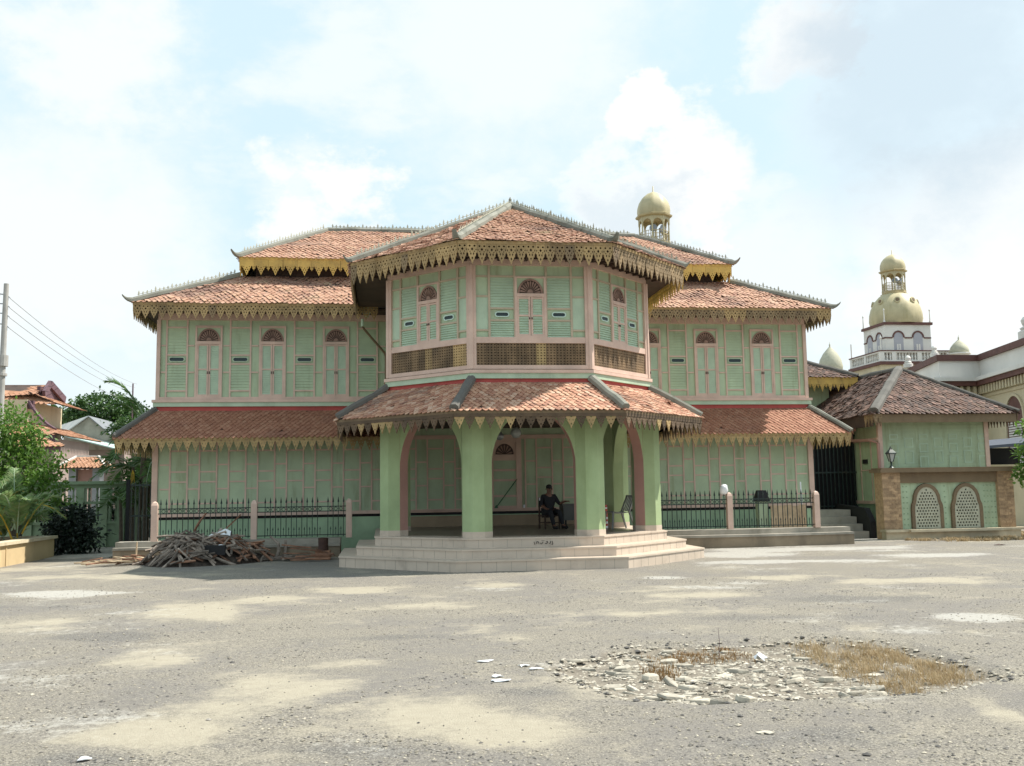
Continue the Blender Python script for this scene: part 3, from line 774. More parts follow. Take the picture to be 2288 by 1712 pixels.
ap(mb.build('wall_trim', G['pink'], AN))
mb = MB()  # boarding with small rectangular frames on the front
for z in [2.05 + .11*i for i in range(13)]: mb.box(wx0+.14, wx1-.14, wy-.008, wy+.002, z, z+.09)
k = 0
for x in [wx0+.35+.5*i for i in range(7)]:
    for z0, z1 in (((2.25, 2.62), (2.75, 3.02)) if k % 2 else ((2.1, 2.45), (2.6, 2.85), (3.0, 3.14))):
        mb.box(x, x+.3, wy-.016, wy, z0, z0+.04, 1); mb.box(x, x+.3, wy-.016, wy, z1, z1+.04, 1); mb.box(x, x+.04, wy-.015, wy, z0+.04, z1, 1); mb.box(x+.26, x+.3, wy-.015, wy, z0+.04, z1, 1)
    k += 1
ap(mb.build('wall_boarding', [G['mint'], G['mint2']], AN))
mb = MB(); mb.box(wx0-.035, wx0, 2.45, 2.75, 2.28, 2.42); ap(mb.build('electric_box', G['black'], AN))
mb = MB(); ea, eb, ec = 11.75, 16.55, .95
apx = (14.15, 3.55, 5.46); bk = (14.15, 9.5, 5.46)
roof_face(mb, [(ea, ec, 3.78), (eb, ec, 3.78), apx], .15, .12, 1.4)
roof_face(mb, [(ea, 9.5, 3.78), (ea, ec, 3.78), apx, bk], .15, .12, 2.0)
roof_face(mb, [(eb, ec, 3.78), (eb, 9.5, 3.78), bk, apx], .15, .12, 1.0)
ro = ap(mb.build('roof', (T_BROWN, G['wood']), AN))
ridge(ro, apx, (ea+.05, ec+.03, 3.82), .3, .16, horn1=False, crest=False, mat='capd'); ridge(ro, apx, (eb, ec, 3.82), .14, .09, horn1=True, crest=False, mat='capd', hornlen=.12)
ridge(ro, bk, apx, .18, .12, horn1=False, crest=False, mat='capd')
mb = MB(); mb.box(ea+.05, eb-.05, ec+.05, wy, 3.62, 3.66); mb.box(ea+.05, wx0, wy, 9, 3.62, 3.66); mb.box(wx1, eb-.05, wy, 9, 3.62, 3.66); ap(mb.build('soffit', G['wood'], AN))
mb = MB(); mb.box(ea+.03, eb-.03, ec+.02, ec+.05, 3.5, 3.76); ap(mb.build('fascia', G['brownb'], AN)); mb = MB(); mb.box(ea, ea+.04, ec+.06, 9.4, 3.4, 3.765); ap(mb.build('fascia', G['wood'], AN))
for a, b, n in (((ea, ec+.55), (ea, ec), 'ochre2'), ((ea, ec), (ea+.3, ec), 'ochre2'), ((eb, ec), (eb, 4), 'brownf')):
    w = fringe(AN, a, b, 3.74, 'drop', .16, (n,), hs=1.0); under(AN, w)
mb = MB(); mb.tube([(wx0-.2, 3.1, 3.4), (wx0-.2, 3.1, 3.05), (wx0-.2, 1.85, 3.0), (wx0-.06, 1.62, 2.9), (wx0-.06, 1.6, 1.0)], .05, 8)
mb.box(wx0-.32, wx0-.08, 2.98, 3.22, 3.35, 3.6); ap(mb.build('downpipe', G['salmon'], AN))

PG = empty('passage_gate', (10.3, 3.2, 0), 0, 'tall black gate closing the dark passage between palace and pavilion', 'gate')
mb = MB(); mb.box(9.2, 12.28, 3.32, 3.36, .3, 3.75); w = mb.build('passage_shade_sheet', G['void_shade'], PG); under(PG, w)  # black sheet stands in for the shade deep in the passage
mb = MB()
for i in range(22): mb.box(9.3+.136*i, 9.33+.136*i, 3.2, 3.23, .85, 3.3)
for z in (.9, 2.0, 3.2): mb.box(9.25, 12.25, 3.19, 3.24, z, z+.05)
w = mb.build('bar', G['iron'], PG); under(PG, w)

ST = empty('entrance_stairs', (10.3, 1.5, 0), 0, 'grey concrete stairs climbing to the black passage gate', 'stairs')
for i in range(4):
    mb = MB(); mb.box(9.45+.01*i, 11.42-.01*i, .95+.36*i, 3.19-.01*i, -.1+.01*i, .21*(i+1)); w = mb.build('step', G['conc'], ST); under(ST, w)
RL = MB(); RL.add([(11.43,.85,-.1),(11.60,.85,-.1),(11.60,.85,.5),(11.43,.85,.5),(11.43,3.1,-.1),(11.60,3.1,-.1),(11.60,3.1,1.0),(11.43,3.1,1.0),(11.43,1.2,.9),(11.60,1.2,.9)],
     [(0,1,2,3),(3,2,9,8),(8,9,6,7),(0,3,8,7,4),(1,5,6,9,2),(4,7,6,5),(0,4,5,1)])
w = RL.build('stringer', G['black'], ST); under(ST, w)

# ------------------------------------------------------------------ arcaded feature wall with brick piers
FW = empty('feature_wall', (13.4, 0, 0), 0, 'low garden wall with two arched lattice niches between buff brick piers', 'garden wall')
def fw(o): under(FW, o); return o
mb = MB(); mb.box(11.95, 15.05, .06, .32, .2, 1.64); mb.mi = 0; fw(mb.build('panel', G['mint'], FW))
for x0, x1 in ((11.38, 11.95), (15.05, 15.55)):
    mb = MB(); mb.box(x0, x1, -.06, .4, -.1, 1.95); 
    z = .06
    while z < 1.9:
        n = 3; off = (int(z/.085) % 2)*.09; e = sorted({x0-.004, x1+.004, *[x0 + off + .19*i for i in range(1, 4) if x0+.03 < x0+off+.19*i < x1-.03]})
        for p, q in zip(e[:-1], e[1:]): mb.box(p+.006, q-.006, -.0655 - .004*R.random(), .404, z, z+.072)
        z += .085
    fw(mb.build('brick_pier', G['brick'], FW))
mb = MB(); mb.box(11.95, 15.05, -.02, .38, 1.64, 1.95); fw(mb.build('beam', G['brownb'], FW))
mb = MB(); mb.box(11.28, 15.66, -.2, .5, 1.95, 2.05); mb.box(11.33, 15.61, -.15, .45, 2.05, 2.09); fw(mb.build('coping', G['brownb'], FW))
mb = MB(); 
for x0, x1, d in ((11.3, 12.0, .3), (12.0, 14.9, .42), (14.9, 15.8, .25)): mb.box(x0, x1-.002, -d, .06, .22+.001*d, .29)
mb.box(11.35, 15.6, -.2, .06, -.1, .22); fw(mb.build('ledge', G['lip'], FW))
def niche_out(c, hw, zs, zt, z0=.3, N=10):
    pts = [(c-hw, z0), (c-hw, zs-.25)]
    # ogee shoulders narrowing to a round head
    pts += [(c-hw*.97, zs-.12), (c-hw*.86, zs)]
    for k in range(N+1):
        a = pi - pi*k/N; pts.append((c + hw*.86*cos(a), zs + (zt-zs)*sin(a)))
    pts += [(c+hw*.86, zs), (c+hw*.97, zs-.12), (c+hw, zs-.25), (c+hw, z0)]
    return pts
for c in (12.79, 14.05):
    o, i = niche_out(c, .50, 1.12, 1.62), niche_out(c, .40, 1.08, 1.52)
    mb = MB(); mb.plate([o + i[::-1]], .06, -.02)
    n = fw(mb.build('niche', G['brownb'], FW))
    g = MB(); loops = [i]
    for r in range(13):
        for q in range(9):
            x = c - .36 + .09*q + (.045 if r % 2 else 0); z = .37 + .088*r
            if in_poly((x, z), niche_out(c, .34, 1.06, 1.44, .33)): loops.append(dia(x, z, .03, .03, 6))
    g.plate(loops, .05, .0, 0); g.plate([i], .056, .052, 1)
    w = g.build('lattice', [G['lat'], G['black']], n); w.matrix_local = TR(-FW.location)
    n.matrix_local = MX.Identity(4); n.location = -FW.location; w.matrix_local = MX.Identity(4)
mb = MB()
for c0, c1 in ((12.02, 12.26), (13.33, 13.53), (14.6, 15.02)):
    for r in range(8):
        for x in [c0+.05+.11*k for k in range(int((c1-c0)/.1))]: mb.box(x, x+.035, .05, .061, .4+.16*r, .435+.16*r)
fw(mb.build('dot_relief', G['balu'], FW))
LN = empty('post_lantern', (11.82, .15, 2.09), 0, 'small black four sided lantern standing on the garden wall coping', 'lantern')
mb = MB(); mb.lathe([(.09,0),(.05,.04),(.025,.1),(.03,.17),(.05,.19)], 10); mb.build('stem', G['iron'], LN)
mb = MB(); mb.lathe([(.06,.19),(.125,.42)], 4, rot=pi/4); mb.build('glass', G['lamp'], LN)
mb = MB()
for k in range(4):
    a = pi/4 + pi/2*k; mb.bar((.062*cos(a), .062*sin(a), .19), (.13*cos(a), .13*sin(a), .425), .02)
mb.lathe([(.17,.42),(.16,.45),(.06,.55),(.03,.6),(.0,.66)], 4, rot=pi/4); mb.build('frame', G['iron'], LN)

# ------------------------------------------------------------------ mosque group behind on the right
def offset_poly(P, d):
    n = len(P); out = []
    for i in range(n):
        a, b, c = V(P[i-1]), V(P[i]), V(P[(i+1) % n])
        e1, e2 = (b-a).normalized(), (c-b).normalized()
        n1, n2 = V((e1.y, -e1.x)), V((e2.y, -e2.x)); m = (n1+n2).normalized(); out.append(tuple(b + m*d/max(.3, m.dot(n1))))
    return out
MH = empty('prayer_hall', (30, 20, 0), 0, 'cream hall with white parapet and maroon cornices at the right edge', 'mosque hall')
P = [(27.6, 26.8), (25.66, 19.96), (27.89, 19.92), (24.9, 7.2), (40, 6), (40, 26)]
def lev(nm, d, z0, z1, m, parent=MH):
    mb = MB(); prism_ring(mb, offset_poly(P, d), z0, z1); o = mb.build(nm, G[m], parent); o.location = -MH.location; return o
lev('wall', 0, 0, 6.62, 'cream'); lev('cornice', .45, 6.62, 6.86, 'maroon'); lev('cornice', .55, 6.86, 7.05, 'white')
lev('parapet', .12, 7.05, 7.95, 'white'); lev('parapet_cap', .26, 7.95, 8.26, 'maroon')
mb = MB()
for a, b in zip(P[:3], P[1:4]):
    M, L = wallframe(a, b); mb.T = M; k = .15
    while k < L-.1: mb.box(k, k+.14, -.3, 0, 6.2, 6.6); k += .36
    mb.box(0, L, -.06, 0, 6.02, 6.16)
o = mb.build('corbel', G['cream'], MH); o.location = -MH.location
M, L = wallframe(P[2], P[3])
for uc in (4.0, 8.2):
    mb = MB(); mb.T = M; N = 14
    arc = [(uc + 1.0*cos(pi*k/N), 4.75 + 1.0*sin(pi*k/N)) for k in range(N+1)]
    mb.plate([[(uc+1.0, 1.2)] + arc + [(uc-1.0, 1.2)]], 0, -.03, 0)
    for z in [1.3 + .12*i for i in range(27)]: mb.box(uc-.72, uc+.72, -.09, -.03, z, z+.075, 1)
    mb.plate([[(uc+1.12, 1.2), (uc+1.12, 4.75)] + [(uc + 1.12*cos(pi*k/N), 4.75 + 1.12*sin(pi*k/N)) for k in range(N+1)] + [(uc-1.12, 1.2), (uc-1.0, 1.2)] + arc[::-1] + [(uc+1.0, 1.2)]], 0, -.1, 2)
    o = mb.build('arched_opening', [G['maroon'], G['white'], G['cream']], MH); o.location = -MH.location
for p, s in (((26.75, 25.0), .62), ((25.75, 20.6), .55), ((26.75, 14.4), 1.0)):
    mb = MB(); mb.lathe([(r*s, z*s) for r, z in ((.42,0),(.42,.35),(.28,.42),(.34,.52),(.18,.62),(.24,.74),(.27,.9),(.16,1.06),(.0,1.15))], 12, (p[0], p[1], 8.26)); o = mb.build('parapet_finial', G['white'], MH); o.location = -MH.location

def octr(r, n=8): return r/cos(pi/n)
def lantern_stage(root, z0, r, hh, dome_h, mats=('gold','goldt'), speakers=True):
    """open octagonal stage with columns, arches, rail and a ribbed dome. r = radius, hh = opening height"""
    ro = pi/8
    mb = MB(); mb.lathe([(r*1.1,0),(r*1.12,.12),(r*1.0,.16),(r*1.0,.34)], 8, (0,0,z0), rot=ro); mb.build('stage_base', G['goldt'], root)
    zt = z0 + .34 + hh
    for k in range(8):
        a = ro + pi/4*k; x, y = r*.93*cos(a), r*.93*sin(a)
        mb = MB(); mb.lathe([(.085,0),(.07,.06),(.05,.1),(.045,hh*.7),(.07,hh*.74),(.07,hh)], 8, (x, y, z0+.34)); mb.build('column', G['gold'], root)
    mb = MB()
    for k in range(8):
        a0, a1 = ro + pi/4*k, ro + pi/4*(k+1)
        A = (r*.98*cos(a1), r*.98*sin(a1)); B = (r*.98*cos(a0), r*.98*sin(a0))
        M, L = wallframe(B, A); mb.T = M; N = 8; c = L/2; hw = L*.42
        arc = [(c + hw*cos(pi*i/N), zt-.5 + .36*sin(pi*i/N)) for i in range(N+1)]
        mb.plate([[(0, zt), (L, zt), (L, zt-.5)] + arc + [(0, zt-.5)]], -.0, .06)
    mb.T = None
    mb.build('arch_ring', G['gold'], root)
    rb = MB()
    for k in range(8):
        a0, a1 = ro + pi/4*k, ro + pi/4*(k+1); A = V((r*.93*cos(a0), r*.93*sin(a0), 0)); B = V((r*.93*cos(a1), r*.93*sin(a1), 0))
        for z in (.45, .66): rb.bar(A + V((0,0,z0+.34+z)), B + V((0,0,z0+.34+z)), .03)
        for i in range(1, 5): q = A.lerp(B, i/5); rb.bar(q + V((0,0,z0+.34)), q + V((0,0,z0+.34+.66)), .022)
    rb.build('railing', G['goldt'], root)
    mb = MB(); mb.lathe([(r*.95,-.01),(r*1.16,.06),(r*1.18,.15),(r*1.05,.2)], 8, (0,0,zt), rot=ro); mb.build('dome_collar', G['goldt'], root)
    prof = [(r*1.02, 0), (r*1.06, dome_h*.14), (r*1.04, dome_h*.32), (r*.94, dome_h*.52), (r*.74, dome_h*.72), (r*.44, dome_h*.88), (r*.12, dome_h*.97), (.04, dome_h), (.03, dome_h+.35), (.0, dome_h+.36)]
    mb = MB(); n = 32; vs = []
    for rr_, z in prof:
        for k in range(n):
            a = 2*pi*k/n + ro; f = 1 - .035*(.5 - .5*cos(8*(a-ro)))*1.5; vs.append((rr_*f*cos(a), rr_*f*sin(a), zt+.2+z))
    mb.add(vs, [(i*n+k, i*n+(k+1)%n, (i+1)*n+(k+1)%n, (i+1)*n+k) for i in range(len(prof)-1) for k in range(n)])
    mb.build('dome', G['gold'], root, smooth=True)
    if speakers:
        for a in (radians(250), radians(300), radians(20)):
            mb = MB(); d = V((cos(a), sin(a), 0)); c = V((0,0,zt-.75)) + d*r*.45
            mb.tube([c, c+d*.14, c+d*.28, c+d*.3], [.07, .1, .22, .24], 12); mb.bar(c, c - V((0,0,1.0)), .04); mb.build('horn_speaker', G['grey'], root)
MN = empty('minaret', (13.62, 30.6, 0), 0, 'pale gold minaret lantern with ribbed dome rising behind the palace roof', 'minaret')
mb = MB(); mb.lathe([(1.5,0),(1.35,.5),(1.2,16.2),(1.35,16.5)], 8, rot=pi/8); mb.build('shaft', G['cream'], MN)
lantern_stage(MN, 16.4, .98, 1.55, 1.55)

MT = empty('mosque_tower', (38.05, 46.9, 0), 0, 'square white mosque tower with gold dome and open lantern above a balustraded terrace', 'mosque tower')
def sq(mb, hx0, hx1, hy0, hy1, z0, z1, mi=0): mb.box(hx0, hx1, hy0, hy1, z0, z1, mi)
tx0, tx1, ty0, ty1 = 35.9-38.05, 42.2-38.05, 45-46.9, 50.2-46.9
mb = MB(); sq(mb, tx0+.1, tx1-.1, ty0+.1, ty1-.1, 0, 11.05); mb.build('base', G['cream'], MT)
mb = MB(); sq(mb, tx0-.1, tx1+.1, ty0-.1, ty1+.1, 11.05, 11.3); sq(mb, tx0-.05, tx1+.05, ty0-.05, ty1+.05, 12.12, 12.2); mb.build('cornice', G['maroon'], MT)
mb = MB(); sq(mb, tx0, tx1, ty0, ty1, 11.3, 11.42)
for s in range(2):
    for i in range(22 if s == 0 else 17):
        if s == 0: x, y = tx0 + .35 + i*.265, ty0+.12
        else: x, y = tx0+.12, ty0 + .35 + i*.28
        mb.lathe([(.06,0),(.045,.1),(.08,.25),(.045,.45),(.06,.6)], 6, (x, y, 11.42))
sq(mb, tx0, tx1, ty0, ty0+.24, 12.02, 12.12); sq(mb, tx0, tx0+.24, ty0+.24, ty1, 12.02, 12.12)
for x, y in ((tx0+.17, ty0+.17), (tx0+1.15, ty0+.17), (tx0+3.3, ty0+.17), (tx1-.17, ty0+.17), (tx0+.17, ty1-.2), (tx0+.17, ty0+2.6)): mb.box(x-.165, x+.165, y-.165, y+.165, 11.42, 12.02)
mb.box(tx0+.33, tx1-.33, ty0+.4, ty1-.3, 11.42, 12.0)
mb.build('balustrade', G['white'], MT)
sx0, sx1, sy0, sy1 = -1.48, 2.42, -1.55, 1.9
mb = MB(); sq(mb, sx0, sx1, sy0, sy1, 12.0, 14.3); mb.build('tower_wall', G['white'], MT)
mb = MB(); sq(mb, sx0-.14, sx1+.14, sy0-.14, sy1+.14, 14.3, 14.5)
mb.build('cornice', G['maroon'], MT)
for M, L, us in ((wallframe((sx0, sy0), (sx1, sy0)) + ((1.12, 2.78),)), (wallframe((sx0, sy1), (sx0, sy0)) + ((1.0, 2.5),))):
    for u in us:
        mb = MB(); mb.T = M; N = 12
        mb.plate([[(u+.40, 12.2)] + [(u + .40*cos(pi*k/N), 13.28 + .42*sin(pi*k/N)) for k in range(N+1)] + [(u-.40, 12.2)]], 0, -.02, 0)
        mb.plate([[(u + .52*cos(pi*k/N), 13.28 + .55*sin(pi*k/N)) for k in range(N+1)] + [(u + .40*cos(pi*k/N), 13.28 + .42*sin(pi*k/N)) for k in range(N, -1, -1)]], 0, -.06, 1)
        for x in (u-.18, u+.02): mb.box(x, x+.14, -.04, -.02, 12.2, 12.75, 2)
        mb.build('arched_window', [G['pane'], G['maroon'], G['white']], MT)
    mb = MB(); mb.T = M; e = [0] + [v for u in us for v in (u-.52, u+.52)] + [L]
    for a, b in zip(e[::2], e[1::2]): mb.box(a, b, -.05, 0, 13.2, 13.3)
    mb.build('string_course', G['maroon'], MT)
cx_, cy_ = .45, .15
DR = MB(); n = 48; vs = []; prof = [(2.02, 0), (2.12, .4), (2.08, .95), (1.94, 1.45), (1.68, 1.95), (1.3, 2.37), (1.05, 2.55), (.9, 2.6)]
for rr_, z in prof:
    for k in range(n):
        a = 2*pi*k/n; f = 1 - .03*(.5-.5*cos(8*a)); vs.append((cx_ + rr_*f*cos(a), cy_ + rr_*f*sin(a), 14.5+z))
DR.add(vs, [(i*n+k, i*n+(k+1)%n, (i+1)*n+(k+1)%n, (i+1)*n+k) for i in range(len(prof)-1) for k in range(n)]); DR.build('lower_dome', G['gold'], MT, smooth=True)
for k in range(8):
    a = pi/8 + pi/4*k; mb = MB(); c = V((cx_ + 1.68*cos(a), cy_ + 1.68*sin(a), 16.35)); d = V((cos(a), sin(a), .25)).normalized()
    mb.tube([c - d*.3, c + d*.12], .24, 12, 0); mb.tube([c + d*.11, c + d*.13], .15, 12, 1); mb.build('oculus', [G['gold'], G['brownb']], MT)
mb = MB()
for x, y in ((sx0, sy0), (sx1, sy0), (sx0, sy1)): mb.lathe([(.1,0),(.05,.2),(.03,.9),(.07,1.0),(.0,1.15)], 8, (x, y, 14.5))
mb.lathe([(.06,0),(.06,.9),(.12,1.0),(.05,1.15),(.0,1.3)], 8, (tx0+.17, ty0+.17, 12.2)); mb.tube([(tx0+.1, ty1-.2, 12.2), (tx0+.1, ty1-.2, 13.4)], .05)
mb.build('pinnacle', G['white'], MT)
LS = empty('lantern_stage', (cx_, cy_, 0)); LS.parent = MT
bpy.context.view_layer.update()
pre = set(bpy.data.objects); lantern_stage(LS, 17.0, .95, 1.55, 1.4)
for (x, y, zb, zt_, r, lb, gy) in ((31.7, 45, 10.35, 12.45, .95, 'white pointed cupola peeping over the brown rear wing roof', 0), (41.98, 44, 11.7, 12.9, .75, 'small grey cupola beside the balustraded tower terrace', 1)):
    e = empty('cupola', (x, y, 0), 0, lb, 'cupola'); mb = MB(); mb.lathe([(r*.8,0),(r*.8,zb),(r*1.15,zb+.02),(r*1.15,zb+.12),(r*.9,zb+.14)], 12); mb.build('turret', G['white'], e)
    h = zt_-zb; mb = MB(); mb.lathe([(r*.92,zb+.1),(r*.98,zb+h*.25),(r*.86,zb+h*.5),(r*.55,zb+h*.75),(r*.2,zb+h*.93),(.05,zb+h),(.07,zb+h+.15),(.03,zb+h+.2),(.0,zb+h+.45)], 20); mb.build('dome', G['lat'], e, smooth=True)
CN = empty('canopy', (19.3, 5.6, 0), 0, 'dark blue flat canopy on a post beyond the pavilion right corner', 'canopy')
mb = MB(); mb.add([(-1.5,-.8,2.8),(1.4,-.8,3.0),(1.4,1.4,3.2),(-1.5,1.4,3.0),(-1.5,-.8,2.9),(1.4,-.8,3.1),(1.4,1.4,3.3),(-1.5,1.4,3.1)], [(0,3,2,1),(4,5,6,7),(0,1,5,4),(1,2,6,5),(2,3,7,6),(3,0,4,7)]); mb.build('roof_sheet', G['blue'], CN)
for x in (-1.3, 1.2): mb = MB(); mb.tube([(x,-.6,0),(x,-.6,2.85)], .05); mb.build('post', G['grey'], CN)
mb = MB(); mb.box(-1.2, 1.3, 1.2, 1.3, 0, 2.9); mb.build('rear_shade_sheet', G['void_shade'], CN)  # near-black sheet stands in for the shade under the canopy
BW = MB(); BW.box(15.6, 24.8, 6.6, 6.9, 0, 2.2); BW.box(15.6, 24.8, 6.55, 6.95, 2.2, 2.28); tag(BW.build('boundary_wall', G['cream']), 'plain cream boundary wall running behind the garden wall right pier', 'wall')
# ------------------------------------------------------------------ iron railings on their kerbs
def railing(name_label, posts, y, zb, zt):
    F = empty('iron_railing', (posts[0], y, zb), 0, name_label, 'railing', 'black iron railings before the palace')
    IMt = TR((-posts[0], -y, -zb))
    for x in posts:
        mb = MB(); w = .075
        mb.add([(x-w,y-w,zb),(x+w,y-w,zb),(x+w,y+w,zb),(x-w,y+w,zb),(x-w,y-w,zt-.1),(x+w,y-w,zt-.1),(x+w,y+w,zt-.1),(x-w,y+w,zt-.1),
                (x-w*.7,y-w*.7,zt-.03),(x+w*.7,y-w*.7,zt-.03),(x+w*.7,y+w*.7,zt-.03),(x-w*.7,y+w*.7,zt-.03),(x,y,zt+.01)],
               [(0,1,5,4),(1,2,6,5),(2,3,7,6),(3,0,4,7),(4,5,9,8),(5,6,10,9),(6,7,11,10),(7,4,8,11),(8,9,12),(9,10,12),(10,11,12),(11,8,12)])
        mb.build('post', G['pink'], F, IMt)
    for a, b in zip(posts[:-1], posts[1:]):
        mb = MB(); x0, x1 = a+.075, b-.075; n = 17; st = (x1-x0)/n
        for z in (zb+.08, zb+.68, zb+.80): mb.box(x0, x1, y-.012, y+.012, z-.012, z+.012)
        for i in range(n):
            x = x0 + (i+.5)*st
            if R.random() < .03: continue
            mb.box(x-.009, x+.009, y-.009, y+.009, zb+.03, zb+.92)
            mb.add([(x-.022,y,zb+.93),(x,y-.012,zb+.93),(x+.022,y,zb+.93),(x,y+.012,zb+.93),(x,y,zb+1.06),(x,y,zb+.90)], [(0,1,4),(1,2,4),(2,3,4),(3,0,4),(1,0,5),(2,1,5),(3,2,5),(0,3,5)])
            mb.box(x-.02, x+.02, y-.014, y+.014, zb+.905, zb+.925)
            # ring between the two upper rails and a short spear at the foot
            xm = x + st/2
            if i < n-1:
                pts = [(xm + .042*cos(2*pi*k/10), y, zb+.74 + .042*sin(2*pi*k/10)) for k in range(11)]
                mb.tube(pts, .007, 4, cap=False)
                mb.box(xm-.007, xm+.007, y-.007, y+.007, zb+.08, zb+.22)
                mb.add([(xm-.018,y,zb+.22),(xm,y-.01,zb+.22),(xm+.018,y,zb+.22),(xm,y+.01,zb+.22),(xm,y,zb+.30)], [(0,1,4),(1,2,4),(2,3,4),(3,0,4)])
        mb.build('iron_panel', G['iron'], F, IMt)
    return F
railing('black spear topped iron railing with pink posts behind the heap of sticks', [-8.85, -6.42, -4.04], -1.6, .47, 1.46)
railing('black spear topped iron railing with pink posts right of the porch steps', [3.72, 6.13, 8.6], -1.6, .47, 1.46)
def kerb(label, segs):
    K = empty('drain_kerb', (*segs[0][0], 0), 0, label, 'kerb'); IMt = TR((-segs[0][0][0], -segs[0][0][1], 0))
    mb = MB(); lp = MB()
    lo = [p for p in segs[0]]; back = -1.2
    def ribbon(m, off, z0, z1, mi=0):
        pts = [(x, y-off) for x, y in lo]; n = len(pts)
        vs = []
        for x, y in pts: vs += [(x,y,z0),(x,y,z1),(x,back,z1),(x,back,z0)]
        fs = []
        for i in range(n-1):
            a, b = 4*i, 4*i+4; fs += [(a,b,b+1,a+1),(a+1,b+1,b+2,a+2),(a+2,b+2,b+3,a+3)]
        fs += [(0,1,2,3), (4*n-4, 4*n-1, 4*n-2, 4*n-3)]
        m.add(vs, fs, mi)
    ribbon(mb, 0, -.1, .28); ribbon(lp, .04, .28, .34)
    lo = [(x, min(y+.22, -1.62)) for x, y in lo]; ribbon(lp, 0, .34, .468)
    mb.build('riser', G['kerb'], K, IMt); lp.build('lip', G['conc'], K, IMt)
kerb('low stepped tan kerb carrying the railing right of the porch', [[(3.95,-2.0),(5.2,-2.05),(7.2,-2.05),(8.3,-1.85),(9.55,-1.82)]])
kerb('low stepped tan kerb behind the heap of sticks', [[(-9.75,-1.95),(-7,-2.0),(-4.25,-2.0)]])
# planter on the left
PL = empty('planter', (-12, -1, 0), 0, 'tan rendered planter box wall with pale lip at the left edge', 'planter')
mb = MB(); mb.box(-12.25, -12.02, -6.0, .95, -.1, .50); mb.box(-16, -12.25, .72, .95, -.1, .50)
for y in (-2.55, -4.6): mb.box(-12.3, -12.0, y, y+.05, -.05, .49)
w = mb.build('wall', G['sandst'], PL); under(PL, w)
mb = MB(); mb.box(-12.33, -11.95, -6.0, 1.02, .50, .575); mb.box(-16, -12.33, .66, 1.02, .50, .575); w = mb.build('lip', G['lip'], PL); under(PL, w)
mb = MB(); mb.box(-16, -12.25, -6.0, .72, -.05, .42); w = mb.build('soil', G['brownb'], PL); under(PL, w)

# balustrade fence behind, left
BF = empty('balustrade_fence', (-12.5, 5.5, 0), 0, 'green plaster balustrade fence with square pillars behind the dark shrub', 'fence')
mb = MB(); mb.box(-16.5, -10.75, 5.4, 5.6, -.1, .75); mb.box(-16.5, -10.75, 5.36, 5.64, .75, .83); w = mb.build('base_wall', G['balu'], BF); under(BF, w)
mb = MB(); mb.box(-16.5, -10.75, 5.3, 5.7, 2.0, 2.1); mb.box(-16.5, -10.75, 5.38, 5.62, 1.88, 2.0); mb.box(-16.5, -10.75, 5.42, 5.58, 1.38, 1.46); w = mb.build('rail', G['balu'], BF); under(BF, w)
px = [-16.3, -15.3, -14.2, -13.42, -12.66, -11.95, -11.42, -10.9]
for x in px:
    mb = MB(); mb.box(x-.12, x+.12, 5.33, 5.67, -.1, 1.88); w = mb.build('pillar', G['balu'], BF); under(BF, w)
prof = lambda h: [(.034,0),(.036,.04),(.018,.08),(.04,h*.4),(.018,h*.72),(.036,h-.04),(.034,h)]
for a, b in zip(px[:-1], px[1:]):
    n = max(2, int((b-a-.24)/.19))
    mb = MB()
    for i in range(n):
        x = a + .12 + (b-a-.24)*(i+.5)/n
        mb.lathe(prof(.42), 8, (x, 5.5, 1.46)); mb.lathe(prof(.55), 8, (x, 5.5, .83))
    w = mb.build('balusters', G['balu'], BF); under(BF, w)
GT = empty('side_gate', (-10, 3, 0), 0, 'dark iron side gate at the palace left corner', 'gate')
mb = MB()
for i in range(11): mb.box(-10.55+.11*i, -10.525+.11*i, 2.99, 3.01, .05, 2.0)
for z in (.1, 1.0, 1.9): mb.box(-10.6, -9.4, 2.98, 3.02, z, z+.05)
w = mb.build('bar', G['iron'], GT); under(GT, w)
mb = MB(); mb.box(-10.68, -10.58, 2.95, 3.05, 0, 2.1); mb.box(-9.42, -9.32, 2.95, 3.05, 0, 2.1); w = mb.build('post', G['black'], GT); under(GT, w)
mb = MB(); mb.box(-11.9, -9.5, .4, 5.2, -.05, .035); mb.box(-11.9, -10.3, -.2, .4, -.05, .031); tag(mb.build('paved_path', G['conc']), kind='structure')

# ------------------------------------------------------------------ houses beyond, left
HS = empty('tiled_house', (-25, 31, 0), 0, 'traditional house with three tiers of orange tiled roofs and dark gable boards', 'house')
def hs(nm, mb, m): w = mb.build(nm, m, HS); under(HS, w); return w
mb = MB(); mb.box(-29.5, -22.6, 29.5, 35.5, 0, 7.0); hs('wall', mb, G['cream'])
OT = (T_ORANGE, G['wood'])
mb = MB(); roof_face(mb, [(-30.5, 30.0, 6.7), (-22.5, 30.0, 7.35), (-22.35, 32.6, 8.15), (-30.5, 32.6, 8.15)], .28, .24, 1)
mb.add([(-30.5,32.6,8.15),(-22.35,32.6,8.15),(-22.5,35.2,7.35),(-30.5,35.2,6.7)], [(0,1,2,3)], 1)
roof_face(mb, [(-21.25, 30.2, 6.85), (-21.25, 35, 6.85), (-22.7, 35, 7.45), (-22.7, 29.9, 7.5)], .28, .2, 1)
roof_face(mb, [(-24.5, 29.6, 6.95), (-21.25, 30.1, 6.82), (-22.7, 30.6, 7.45), (-24.5, 30.6, 7.4)], .28, .2, 1)
hs('roof', mb, OT)
mb = MB()
for a, b in (((-22.4, 32.5, 8.2), (-22.2, 30.9, 7.45)), ((-22.4, 32.6, 8.2), (-22.2, 34.6, 7.45))): mb.bar(a, b, .16, .4)
mb.box(-22.6, -22.42, 31, 34.4, 7.2, 7.9)
